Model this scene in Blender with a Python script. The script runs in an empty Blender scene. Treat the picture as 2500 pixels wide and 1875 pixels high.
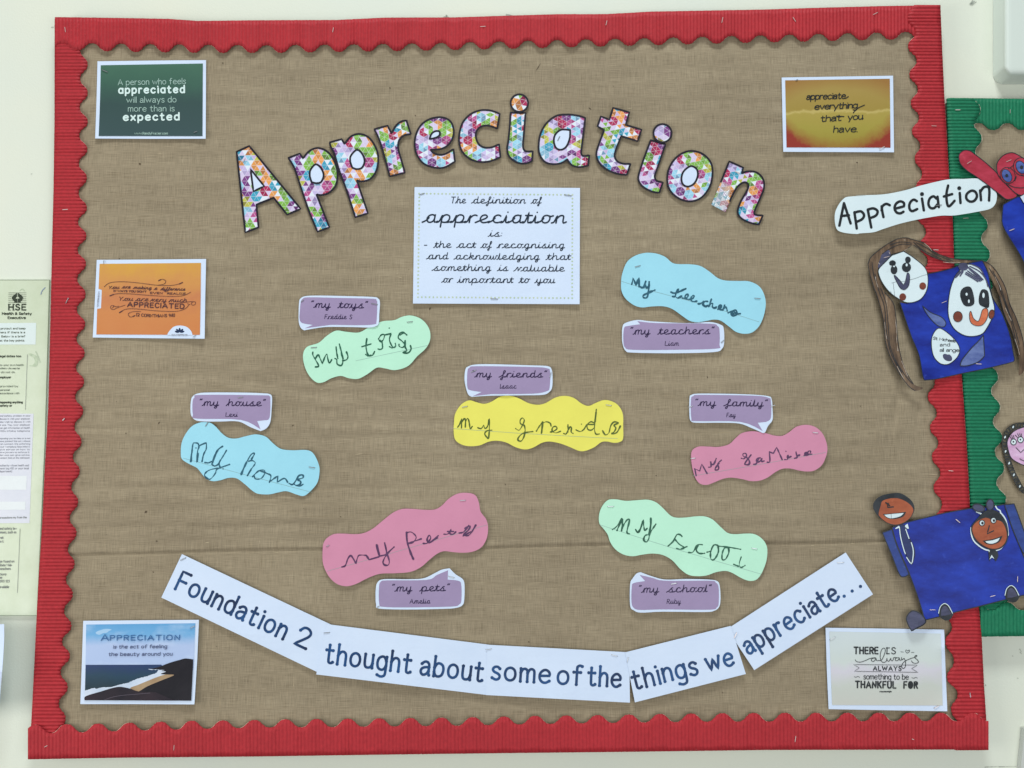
import bpy, bmesh, math, random
from mathutils import Vector, Matrix, noise
random.seed(7)
SC = bpy.context.scene
COL = SC.collection

# ------------------------------------------------------------------ camera
F = 2100.0                        # focal length in photograph pixels (picture 2500 x 1875)
PITCH, YAW, ROLL = math.radians(5.3793), math.radians(0.29264), math.radians(0.72933)
def _rot(p, y, r):
    Rx = Matrix(((1,0,0),(0,math.cos(p),-math.sin(p)),(0,math.sin(p),math.cos(p))))
    Ry = Matrix(((math.cos(y),0,math.sin(y)),(0,1,0),(-math.sin(y),0,math.cos(y))))
    Rz = Matrix(((math.cos(r),-math.sin(r),0),(math.sin(r),math.cos(r),0),(0,0,1)))
    return Rx @ Ry @ Rz
_R = _rot(PITCH, YAW, ROLL)
sw = lambda v: Vector((v[0], v[2], v[1]))      # (right, up, into the wall) -> blender axes
RIGHT, UP, FWD = sw(_R[0]), sw(_R[1]), sw(_R[2])
CAM = Vector((0.84871, -0.028 - 1.53001, 1.45))
cd = bpy.data.cameras.new('camera'); cam = bpy.data.objects.new('camera', cd); COL.objects.link(cam)
cd.sensor_width = 36; cd.lens = 36 * F / 2500; cd.clip_start = 0.05; cd.clip_end = 100
M = Matrix((RIGHT, UP, -FWD)).transposed().to_4x4(); M.translation = CAM
cam.matrix_world = M
SC.camera = cam

def at(px, py, d):
    """point of the plane standing d metres in front of the wall (wall: y = 0) under photograph pixel px, py"""
    r = FWD * F + RIGHT * (px - 1250) - UP * (py - 937.5)
    t = (-d - CAM.y) / r.y
    return CAM + r * t

# ------------------------------------------------------------------ light
W = bpy.data.worlds.new("World"); SC.world = W; W.use_nodes = True
W.node_tree.nodes['Background'].inputs[0].default_value = (0.93, 0.98, 1.0, 1)
W.node_tree.nodes['Background'].inputs[1].default_value = 0.24
def area(name, loc, target, sx, sy, power, col):
    l = bpy.data.lights.new(name, 'AREA'); l.shape = 'RECTANGLE'; l.size = sx; l.size_y = sy
    l.energy = power; l.color = col
    o = bpy.data.objects.new(name, l); COL.objects.link(o); o.location = loc
    o.rotation_euler = (Vector(target) - Vector(loc)).to_track_quat('-Z', 'Y').to_euler()
    return o
area('window_light', (-1.6, -1.6, 1.2), (0.5, 0, 1.25), 1.5, 1.3, 33, (1.0, 0.982, 0.945))
area('ceiling_light', (0.9, -1.9, 5.3), (0.85, 0, 1.25), 1.2, 0.7, 122, (0.94, 0.985, 1.0))
area('room_bounce_fill', (1.7, -2.4, 1.0), (1.2, 0, 1.1), 2.4, 1.2, 29, (0.97, 0.99, 1.0))  # added low fill lamp, stands in for light bounced back by the room
SC.view_settings.view_transform = 'Standard'; SC.view_settings.look = 'None'
SC.view_settings.exposure = 0.0; SC.view_settings.gamma = 1.0

# ------------------------------------------------------------------ materials
def lin(c):
    c = c / 255.0
    return c / 12.92 if c <= 0.04045 else ((c + 0.055) / 1.055) ** 2.4
E0 = 1.06
def rgb(r, g, b): return (lin(r) / E0, lin(g) / E0, lin(b) / E0, 1)
class N:
    """small helper round a node tree"""
    def __init__(s, name, rough=0.6, spec=0.3):
        s.m = bpy.data.materials.new(name); s.m.use_nodes = True; s.t = s.m.node_tree
        s.b = s.t.nodes['Principled BSDF']; s.b.inputs['Roughness'].default_value = rough
        s.b.inputs['Specular IOR Level'].default_value = spec
    def n(s, typ, **kw):
        nd = s.t.nodes.new(typ)
        for k, v in kw.items():
            if k.startswith('i_'):
                key = k[2:]; key = int(key) if key.isdigit() else key.replace('_', ' ')
                nd.inputs[key].default_value = v
            else: setattr(nd, k, v)
        return nd
    def l(s, a, b): s.t.links.new(a, b)
    def obj(s, scale=(1,1,1), rot=(0,0,0)):
        tc = s.n('ShaderNodeTexCoord'); mp = s.n('ShaderNodeMapping')
        mp.inputs['Scale'].default_value = scale; mp.inputs['Rotation'].default_value = rot
        s.l(tc.outputs['Object'], mp.inputs[0]); return mp.outputs[0]
    def noise(s, vec, scale=1, detail=2, rough=.5, dist=0):
        nd = s.n('ShaderNodeTexNoise', i_Scale=scale, i_Detail=detail, i_Roughness=rough, i_Distortion=dist)
        s.l(vec, nd.inputs['Vector']); return nd.outputs['Fac']
    def ramp(s, fac, stops, interp='LINEAR'):
        r = s.n('ShaderNodeValToRGB'); r.color_ramp.interpolation = interp
        e = r.color_ramp.elements
        while len(e) < len(stops): e.new(1)
        for i, (p, c) in enumerate(stops): e[i].position = p; e[i].color = c if len(c) == 4 else (*c, 1)
        s.l(fac, r.inputs[0]); return r.outputs[0]
    def mix(s, fac, a, b, mode='MIX'):
        m = s.n('ShaderNodeMix', data_type='RGBA', blend_type=mode)
        for sock, v in ((m.inputs[0], fac), (m.inputs[6], a), (m.inputs[7], b)):
            if hasattr(v, 'is_linked'): s.l(v, sock)
            else: sock.default_value = v
        return m.outputs[2]
    def math(s, op, a, b=0.0):
        m = s.n('ShaderNodeMath', operation=op)
        for i, v in enumerate((a, b)):
            if hasattr(v, 'is_linked'): s.l(v, m.inputs[i])
            else: m.inputs[i].default_value = v
        return m.outputs[0]
    def bump(s, h, dist=.001, strength=1.0):
        b = s.n('ShaderNodeBump', i_Strength=strength, i_Distance=dist); s.l(h, b.inputs['Height'])
        s.l(b.outputs[0], s.b.inputs['Normal'])
    def col(s, c):
        if hasattr(c, 'is_linked'): s.l(c, s.b.inputs['Base Color'])
        else: s.b.inputs['Base Color'].default_value = c

def paper_mat(name, c, c2=None, rough=.55, amt=1.0):
    k = N(name, rough, .25); v = k.obj()
    a = rgb(*c); b = rgb(*(c2 or [max(0, x - 7) for x in c]))
    f = k.ramp(k.noise(v, 14, 4, .6), [(.3, (0,0,0)), (.7, (1,1,1))])
    k.col(k.mix(f, a, b)); k.bump(k.noise(v, 120, 3), .0006 * amt, .5)
    return k.m
def ink_mat(name, c, c2=None, rough=.5, scale=60):
    k = N(name, rough, .3)
    if c2:
        f = k.ramp(k.noise(k.obj(), scale, 3), [(.35, (0,0,0)), (.65, (1,1,1))]); k.col(k.mix(f, rgb(*c), rgb(*c2)))
    else: k.col(rgb(*c))
    return k.m

MAT = {}
MAT['white'] = paper_mat('white_paper', (214,229,250), (208,224,247))
MAT['white2'] = paper_mat('white_card', (222,238,242), (214,232,238))
MAT['green'] = paper_mat('mint_paper', (190,240,213), (186,235,208))
MAT['blue'] = paper_mat('sky_blue_paper', (161,222,240), (155,215,234))
MAT['yellow'] = paper_mat('yellow_paper', (236,231,104), (230,224,100))
MAT['pink'] = paper_mat('pink_paper', (212,143,171), (205,137,165))
MAT['purple'] = paper_mat('purple_print', (162,145,181), (153,137,172))
MAT['navy'] = ink_mat('navy_print', (20,40,74), (30,80,134), scale=22)
MAT['ink'] = ink_mat('dark_blue_print', (26,42,60))
MAT['violet_ink'] = ink_mat('dark_violet_print', (38,22,66))
MAT['black'] = ink_mat('black_print', (30,36,40))
MAT['outline'] = ink_mat('black_outline_print', (28,26,38))
MAT['pen_green'] = ink_mat('green_felt_pen', (30,82,62), (44,104,82))
MAT['pen_blue'] = ink_mat('blue_felt_pen', (34,84,104), (48,100,120))
MAT['pen_olive'] = ink_mat('green_pen_on_yellow', (74,92,34), (88,104,40))
MAT['pen_purple'] = ink_mat('purple_felt_pen', (78,48,84), (94,60,98))
MAT['pencil'] = ink_mat('pencil_rule', (140,170,165))
MAT['whiteink'] = ink_mat('white_print', (214,236,232))
MAT['paleink'] = ink_mat('pale_print', (160,190,180))
MAT['brownink'] = ink_mat('brown_print', (72,42,50), (92,56,56))
MAT['grey_ink'] = ink_mat('grey_print', (122,126,124))
MAT['grey_ink2'] = ink_mat('soft_grey_print', (150,152,162))
MAT['dark_ink'] = ink_mat('poster_black', (48,58,44))
MAT['slate'] = ink_mat('slate_print', (74,84,120))
MAT['bluetitle'] = ink_mat('blue_print', (44,96,150))
MAT['star'] = ink_mat('pale_green_print', (176,200,150), (204,214,176), scale=20)

def staple_material():
    k = N('staple_metal', .35, .5); k.b.inputs['Metallic'].default_value = .8; k.col(rgb(176,180,184)); return k.m
MAT['staple'] = staple_material()
k = N('bright_staple', .3, .5); k.b.inputs['Metallic'].default_value = .3; k.col(rgb(222,206,200)); MAT['staple_bright'] = k.m

def wall_material():
    k = N('painted_wall', .6, .25); v = k.obj()
    f = k.noise(v, 2.2, 3, .5)
    c = k.mix(k.ramp(f, [(.35, (0,0,0)), (.65, (1,1,1))]), rgb(226,229,212), rgb(219,226,214))
    st = k.ramp(k.noise(v, 9, 6, .7), [(.70, (0,0,0)), (.80, (1,1,1))])
    c = k.mix(k.math('MULTIPLY', st, .18), c, rgb(176,180,164))
    k.col(c)
    k.bump(k.noise(v, 260, 3, .6), .0006, .5); return k.m
MAT['wall'] = wall_material()

def hessian_material():
    k = N('hessian', .92, .06)
    hx = k.noise(k.obj((30, 1, 1050)), 1, 3, .65)       # weft threads run along x
    hz = k.noise(k.obj((1000, 1, 34)), 1, 3, .65)       # warp threads run along z
    slub = k.noise(k.obj((11, 1, 560)), 1, 2, .7)
    slubv = k.noise(k.obj((560, 1, 12)), 1, 2, .7)
    patch = k.noise(k.obj((5, 1, 8)), 1, 4, .6)       # where weft or warp shows more
    mott = k.noise(k.obj((4, 1, 9)), 1, 6, .62)
    speck = k.noise(k.obj(), 330, 2, .5)
    pf = k.ramp(patch, [(.40, (0,0,0)), (.60, (1,1,1))])
    w = k.math('ADD', k.math('MULTIPLY', hx, .5), k.math('MULTIPLY', hz, .5))
    base = k.ramp(w, [(.34, rgb(123,112,93)), (.46, rgb(146,134,112)), (.54, rgb(159,146,123)), (.68, rgb(177,164,139))])
    s1 = k.ramp(slub, [(.30, rgb(112,98,78)), (.42, (0.5,0.5,0.5)), (.62, (0.5,0.5,0.5)), (.74, rgb(216,200,170))])
    s2 = k.ramp(slubv, [(.30, rgb(112,98,78)), (.42, (0.5,0.5,0.5)), (.62, (0.5,0.5,0.5)), (.74, rgb(216,200,170))])
    c = k.mix(k.math('MULTIPLY', pf, .34), base, s1, 'SOFT_LIGHT')
    c = k.mix(k.math('MULTIPLY', k.math('SUBTRACT', 1.0, pf), .28), c, s2, 'SOFT_LIGHT')
    m = k.ramp(mott, [(.3, (.86,.85,.84)), (.7, (1.08,1.08,1.07))])
    c = k.mix(1.0, c, m, 'MULTIPLY')
    dk = k.ramp(speck, [(.17, (.42,.38,.33)), (.24, (1,1,1))])
    c = k.mix(.8, c, dk, 'MULTIPLY')
    k.col(c); k.bump(w, .0008, .4); return k.m
MAT['hessian'] = hessian_material()

def trim_material(name, a, b):
    k = N(name, .62, .25)
    v = k.obj((1,1,1)); f = k.noise(v, 160, 4, .7)
    c = k.mix(k.ramp(f, [(.3, (0,0,0)), (.7, (1,1,1))]), rgb(*a), rgb(*b))
    g = k.ramp(k.noise(v, 10, 3, .5), [(.3, (.93,.93,.93)), (.7, (1.06,1.05,1.05))]); c = k.mix(1, c, g, 'MULTIPLY')
    k.col(c); k.bump(f, .0004, .6); return k.m
MAT['red'] = trim_material('red_corrugated_card', (184,48,56), (163,40,48))
MAT['greencard'] = trim_material('green_corrugated_card', (28,126,90), (20,108,76))
def edge_material(name, a):
    k = N(name, .8, .1); f = k.noise(k.obj(), 70, 5, .8)
    k.col(k.mix(k.ramp(f, [(.46, (0,0,0)), (.52, (1,1,1))]), rgb(*a), rgb(238,220,202))); return k.m
MAT['red_edge'] = edge_material('torn_red_edge', (150,64,60))
MAT['green_edge'] = edge_material('torn_green_edge', (40,104,76))
MAT['board'] = ink_mat('board_edge', (120,112,96))
MAT['plastic'] = ink_mat('white_plastic', (216,226,218), rough=.35)

def mosaic_material(name, rot, side, seed):
    """flat printed mosaic of little triangles"""
    k = N(name, .45, .3)
    tc = k.n('ShaderNodeTexCoord'); sx = k.n('ShaderNodeSeparateXYZ'); k.l(tc.outputs['Object'], sx.inputs[0])
    cr, sr = math.cos(rot), math.sin(rot); X, Z = sx.outputs[0], sx.outputs[2]
    x = k.math('ADD', k.math('MULTIPLY', X, cr / side), k.math('MULTIPLY', Z, sr / side))
    y = k.math('ADD', k.math('MULTIPLY', X, -sr / side), k.math('MULTIPLY', Z, cr / side))
    v = k.math('ADD', k.math('MULTIPLY', y, 2 / math.sqrt(3)), seed * 3.7)
    u = k.math('ADD', k.math('SUBTRACT', x, k.math('MULTIPLY', y, 1 / math.sqrt(3))), seed * 5.3)
    fu, fv = k.math('FLOOR', u), k.math('FLOOR', v)
    ru, rv = k.math('FRACT', u), k.math('FRACT', v)
    s_ = k.math('ADD', ru, rv)
    tri = k.math('GREATER_THAN', s_, 1.0)
    # white hairlines between the triangles
    d1 = k.math('ABSOLUTE', k.math('SUBTRACT', s_, 1.0))
    line = k.math('MINIMUM', d1, k.math('MINIMUM', k.math('MINIMUM', ru, k.math('SUBTRACT', 1.0, ru)), k.math('MINIMUM', rv, k.math('SUBTRACT', 1.0, rv))))
    line = k.math('LESS_THAN', line, .035)
    def rnd(a, b, c):
        cb = k.n('ShaderNodeCombineXYZ')
        for i, q in enumerate((a, b, c)):
            if hasattr(q, 'is_linked'): k.l(q, cb.inputs[i])
            else: cb.inputs[i].default_value = q
        w = k.n('ShaderNodeTexWhiteNoise', noise_dimensions='3D'); k.l(cb.outputs[0], w.inputs['Vector']); return w.outputs['Value']
    # six triangles round every third lattice point share a hue, as the printed hexagons do
    m3 = k.math('FLOORED_MODULO', k.math('SUBTRACT', fu, fv), 3.0)
    is2 = k.math('GREATER_THAN', m3, 1.5); is0 = k.math('LESS_THAN', m3, .5)
    is1 = k.math('SUBTRACT', k.math('SUBTRACT', 1.0, is2), is0); t0 = k.math('MULTIPLY', is0, tri)
    hue = rnd(k.math('ADD', fu, k.math('ADD', is2, t0)), k.math('ADD', fv, k.math('ADD', is1, t0)), 3.0)
    one = rnd(fu, fv, k.math('MULTIPLY', tri, 7.0)); two = rnd(fu, fv, k.math('ADD', k.math('MULTIPLY', tri, 7.0), 21.0))
    base = k.ramp(hue, [(0, rgb(182,82,140)), (.11, rgb(226,156,84)), (.24, rgb(128,182,76)), (.37, rgb(64,160,190)), (.50, rgb(124,66,134)),
                        (.59, rgb(172,44,88)), (.69, rgb(198,186,228)), (.78, rgb(188,188,80)), (.87, rgb(150,206,230))], 'CONSTANT')
    shade = k.ramp(one, [(0, (.55,.50,.58)), (.16, (.80,.78,.80)), (.40, (1,1,1)), (.8, (1.10,1.10,1.08))], 'CONSTANT')
    c = k.mix(1, base, shade, 'MULTIPLY')
    pale = k.ramp(k.math('FRACT', k.math('MULTIPLY', two, 9.0)), [(0, rgb(214,202,232)), (.4, rgb(224,234,244)), (.7, rgb(200,180,220))], 'CONSTANT')
    c = k.mix(k.math('LESS_THAN', two, .25), c, pale)
    c = k.mix(k.math('MULTIPLY', line, .55), c, rgb(236,236,246))
    k.col(c); return k.m
def vgrad(name, stops, z0, z1, blotch=.15, rough=.45, extra=None):
    """printed colour running from z0 (local, bottom) to z1 (top) of a card"""
    k = N(name, rough, .35); tc = k.n('ShaderNodeTexCoord'); sx = k.n('ShaderNodeSeparateXYZ'); k.l(tc.outputs['Object'], sx.inputs[0])
    t = k.math('DIVIDE', k.math('SUBTRACT', sx.outputs[2], z0), z1 - z0)
    nz = k.noise(k.obj(), 26, 5, .6)
    t = k.math('ADD', t, k.math('MULTIPLY', k.math('SUBTRACT', nz, .5), blotch))
    c = k.ramp(t, [(p, rgb(*q)) for p, q in stops])
    if extra: c = extra(k, c, sx)
    k.col(c); return k.m

# ------------------------------------------------------------------ points, smoothing
class Z:
    """reads points noted on an enlargement of the photograph: origin ox, oy and scale k"""
    def __init__(s, ox, oy, k): s.o = (ox, oy); s.k = k
    def __call__(s, txt, dx=0, dy=0):
        out = []
        for w in txt.split():
            c = w.endswith('*'); x, y = w.rstrip('*').split(',')
            out.append((s.o[0] + (float(x) + dx) / s.k, s.o[1] + (float(y) + dy) / s.k, c))
        return out
P = Z(0, 0, 1)
K4 = 2206 / 625.0; K5 = 2212 / 400.0
def crom(p0, p1, p2, p3, n):
    for i in range(n):
        t = i / n; t2, t3 = t * t, t * t * t
        yield (0.5 * (2*p1[0] + (p2[0]-p0[0])*t + (2*p0[0]-5*p1[0]+4*p2[0]-p3[0])*t2 + (3*p1[0]-p0[0]-3*p2[0]+p3[0])*t3),
               0.5 * (2*p1[1] + (p2[1]-p0[1])*t + (2*p0[1]-5*p1[1]+4*p2[1]-p3[1])*t2 + (3*p1[1]-p0[1]-3*p2[1]+p3[1])*t3))
def smooth(pts, closed=False, n=5):
    """Catmull-Rom through the points, sharp where a point carries the corner mark"""
    m = len(pts); out = []
    if m < 3 and not closed: return [(p[0], p[1]) for p in pts]
    seg = m if closed else m - 1
    for i in range(seg):
        p1, p2 = pts[i], pts[(i+1) % m]
        if p1[2] and p2[2]: out.append((p1[0], p1[1])); continue
        p0 = pts[(i-1) % m] if (closed or i > 0) else p1
        p3 = pts[(i+2) % m] if (closed or i + 2 < m) else p2
        if p1[2]: p0 = (p1[0], p1[1])
        if p2[2]: p3 = (p2[0], p2[1])
        out += list(crom(p0, p1, p2, p3, n))
    if not closed: out.append((pts[-1][0], pts[-1][1]))
    return out
def ellipse(cx, cy, rx, ry, a=0, n=20):
    return [(cx + rx*math.cos(t)*math.cos(a) - ry*math.sin(t)*math.sin(a), cy + rx*math.cos(t)*math.sin(a) + ry*math.sin(t)*math.cos(a))
            for t in [2*math.pi*i/n for i in range(n)]]

# ------------------------------------------------------------------ objects
def setp(o, label=None, cat=None, group=None, kind=None):
    if label: o['label'] = label
    if cat: o['category'] = cat
    if group: o['group'] = group
    if kind: o['kind'] = kind
    return o
def new_obj(name, verts, faces, mat, parent=None, origin=Vector((0,0,0)), smooth_=False):
    me = bpy.data.meshes.new(name); me.from_pydata([tuple(Vector(v) - origin) for v in verts], [], faces)
    if mat: me.materials.append(mat)
    if smooth_: me.polygons.foreach_set('use_smooth', [True] * len(me.polygons))
    me.update()
    o = bpy.data.objects.new(name, me); COL.objects.link(o)
    if parent: o.parent = parent
    else: o.location = origin
    return o
SHEET = 0.0258
class Thing:
    def __init__(s, name, label, cat, ctr, d=SHEET, group=None, lifts=(), wob=.0003):
        s.d = d; s.lifts = lifts; s.grid = 18; s.wob = wob; s.seed = random.random() * 100
        s.org = at(ctr[0], ctr[1], d); s.root = bpy.data.objects.new(name, None); COL.objects.link(s.root)
        s.root.location = s.org; s.root.empty_display_size = .02; setp(s.root, label, cat, group); s.eps = 0.0
    def depth(s, x, y):
        h = s.d
        for (lx, ly, r, a) in s.lifts:
            q = 1 - math.hypot(x - lx, y - ly) / r
            if q > 0: h += a * q * q
        if s.wob: h += s.wob * noise.noise((x / 70, y / 70, s.seed))
        return h
    def mk(s, name, verts, faces, mat, parent=None, **kw):
        o = new_obj(name, verts, faces, MAT[mat] if isinstance(mat, str) else mat, parent or s.root, s.org, **kw)
        return o
    def poly(s, name, pts, mat, dz=0.0, thick=0.0, parent=None, holes=()):
        grid = s.grid
        bm = bmesh.new()
        loops = [pts] + list(holes); edges = []
        for lp in loops:
            vs = [bm.verts.new((p[0], p[1], 0)) for p in lp]
            edges += [bm.edges.new((vs[i], vs[(i+1) % len(vs)])) for i in range(len(vs))]
        if holes: bmesh.ops.triangle_fill(bm, edges=edges, use_beauty=True)
        else:
            f = bm.faces.new([v for v in bm.verts]); f.normal_update(); bmesh.ops.triangulate(bm, faces=[f])
        if s.lifts or s.wob:
            xs = [p[0] for p in pts]; ys = [p[1] for p in pts]
            for ax, lo, hi in ((0, min(xs), max(xs)), (1, min(ys), max(ys))):
                c = (math.floor(lo / grid) + 1) * grid
                while c < hi:
                    no = (1,0,0) if ax == 0 else (0,1,0); co = (c,0,0) if ax == 0 else (0,c,0)
                    bmesh.ops.bisect_plane(bm, geom=bm.verts[:] + bm.edges[:] + bm.faces[:], plane_co=co, plane_no=no, dist=1e-4)
                    c += grid
        bm.verts.ensure_lookup_table(); bm.verts.index_update()
        V = [at(v.co.x, v.co.y, s.depth(v.co.x, v.co.y) + dz) for v in bm.verts]
        Fs = []
        for f in bm.faces:
            ids = [v.index for v in f.verts]; a, b, c = (bm.verts[i].co for i in ids[:3])
            if (b-a).cross(c-a).z > 0: ids.reverse()
            Fs.append(tuple(ids))
        if thick:
            n0 = len(V); mp = {}
            for e in bm.edges:
                if len(e.link_faces) == 1:
                    for v in e.verts:
                        if v.index not in mp:
                            mp[v.index] = len(V); p = V[v.index]; V.append(Vector((p.x, min(p.y + thick, -0.0005), p.z)))
                    a, b = e.verts[0].index, e.verts[1].index
                    Fs.append((a, b, mp[b], mp[a]))
        bm.free()
        return s.mk(name, V, Fs, mat, parent)
    def ribbon(s, name, lines, w, mat, dz=.0003, parent=None, caps=True, cap=1.0, vary=0.0):
        """lines: list of polylines in photograph pixels, optionally with a width each"""
        V, Fs = [], []
        for ln in lines:
            ww = w
            if isinstance(ln, dict): ww = ln['w']; ln = ln['p']
            pts = [ln[0]]
            for p in ln[1:]:
                if math.hypot(p[0]-pts[-1][0], p[1]-pts[-1][1]) > .15: pts.append(p)
            den = [pts[0]]
            for p in pts[1:]:
                q = den[-1]; nn = int(math.hypot(p[0]-q[0], p[1]-q[1]) // 9)
                for j in range(1, nn + 1): den.append((q[0] + (p[0]-q[0])*j/(nn+1), q[1] + (p[1]-q[1])*j/(nn+1)))
                den.append(p)
            pts = den
            s.eps += 4e-6
            if s.eps > 1.2e-4: s.eps = 0
            base = dz + s.eps; r0 = r = ww / 2; sd = random.random()*90
            def vert(x, y, e): V.append(at(x, y, s.depth(x, y) + base + e)); return len(V) - 1
            closed = len(pts) > 3 and math.hypot(pts[0][0]-pts[-1][0], pts[0][1]-pts[-1][1]) < .4
            if len(pts) == 1: closed = False
            m = len(pts); prev = None
            for i in range(m - 1):
                a, b = pts[i], pts[i+1]; L = math.hypot(b[0]-a[0], b[1]-a[1]) or 1
                # normals averaged at joints
                def nrm(j):
                    if closed: q0, q1 = pts[(j-1) % (m-1)], pts[(j+1) % (m-1)]
                    else: q0, q1 = pts[max(0, j-1)], pts[min(m-1, j+1)]
                    dx, dy = q1[0]-q0[0], q1[1]-q0[1]; l = math.hypot(dx, dy) or 1
                    return (-dy/l, dx/l)
                if prev is None:
                    nx, ny = nrm(i); prev = (vert(a[0]+nx*r, a[1]+ny*r, i*1e-7), vert(a[0]-nx*r, a[1]-ny*r, i*1e-7))
                d0 = (pts[i+1][0]-pts[i][0], pts[i+1][1]-pts[i][1])
                nx, ny = nrm(i+1 if not (closed and i+1 == m-1) else 0)
                if vary: r = r0 * (1 + vary * 2 * noise.noise((b[0]/9, b[1]/9, sd)))
                cur = (vert(b[0]+nx*r, b[1]+ny*r, i*1e-7), vert(b[0]-nx*r, b[1]-ny*r, i*1e-7))
                Fs.append((prev[0], cur[0], cur[1], prev[1])); prev = cur
            r = r0
            if caps and not closed:
                for c in ([pts[0]] if m == 1 else [pts[0], pts[-1]]):
                    n = 8 if r < 3 else 12; rc = r*cap; ids = [vert(c[0]+rc*math.cos(6.2832*j/n), c[1]+rc*math.sin(6.2832*j/n), 2e-6) for j in range(n)]
                    Fs.append(tuple(reversed(ids)))
        if V: return s.mk(name, V, Fs, mat, parent)
    def words(s, name, lines, w, mat, dz=.0003, gap=9.0, **kw):
        """writing, one part for each group of strokes that hang together"""
        boxes = []
        for ln in lines:
            xs = [p[0] for p in ln]; ys = [p[1] for p in ln]; boxes.append([min(xs)-gap/2, min(ys)-gap/2, max(xs)+gap/2, max(ys)+gap/2])
        grp = list(range(len(lines)))
        def find(i):
            while grp[i] != i: i = grp[i]
            return i
        for i in range(len(lines)):
            for j in range(i):
                a, b = boxes[i], boxes[j]
                if a[0] < b[2] and b[0] < a[2] and a[1] < b[3] and b[1] < a[3]: grp[find(i)] = find(j)
        out = {}
        for i, ln in enumerate(lines): out.setdefault(find(i), []).append(ln)
        for g in out.values(): s.ribbon(name, g, w, mat, dz, **kw)
    def outline(s, name, loops, w, mat='outline', dz=.0004, parent=None):
        return s.ribbon(name, [lp + [lp[0]] for lp in loops], w, mat, dz, parent)
    def staple(s, x0, y0, x1, y1, mat='staple', dz=.0006, w=1.7):
        """a wire staple: crown proud of the paper, its two ends turned in"""
        dx, dy = x1-x0, y1-y0; L = math.hypot(dx, dy); nx, ny = -dy/L*w/2, dx/L*w/2
        V = []; prof = [(0, -.0004), (.10, .0006), (.9, .0006), (1, -.0004)]
        for t, h in prof:
            x, y = x0+dx*t, y0+dy*t; b = s.depth(x, y) + dz
            for sx, hh in ((1, h), (-1, h), (-1, h-.0006), (1, h-.0006)): V.append(at(x+sx*nx, y+sx*ny, b+hh))
        Fs = []
        for i in range(3):
            for j in range(4): Fs.append((i*4+j, i*4+(j+1) % 4, (i+1)*4+(j+1) % 4, (i+1)*4+j))
        Fs += [(0,1,2,3), (15,14,13,12)]
        s.mk('staple', V, Fs, mat)

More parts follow.
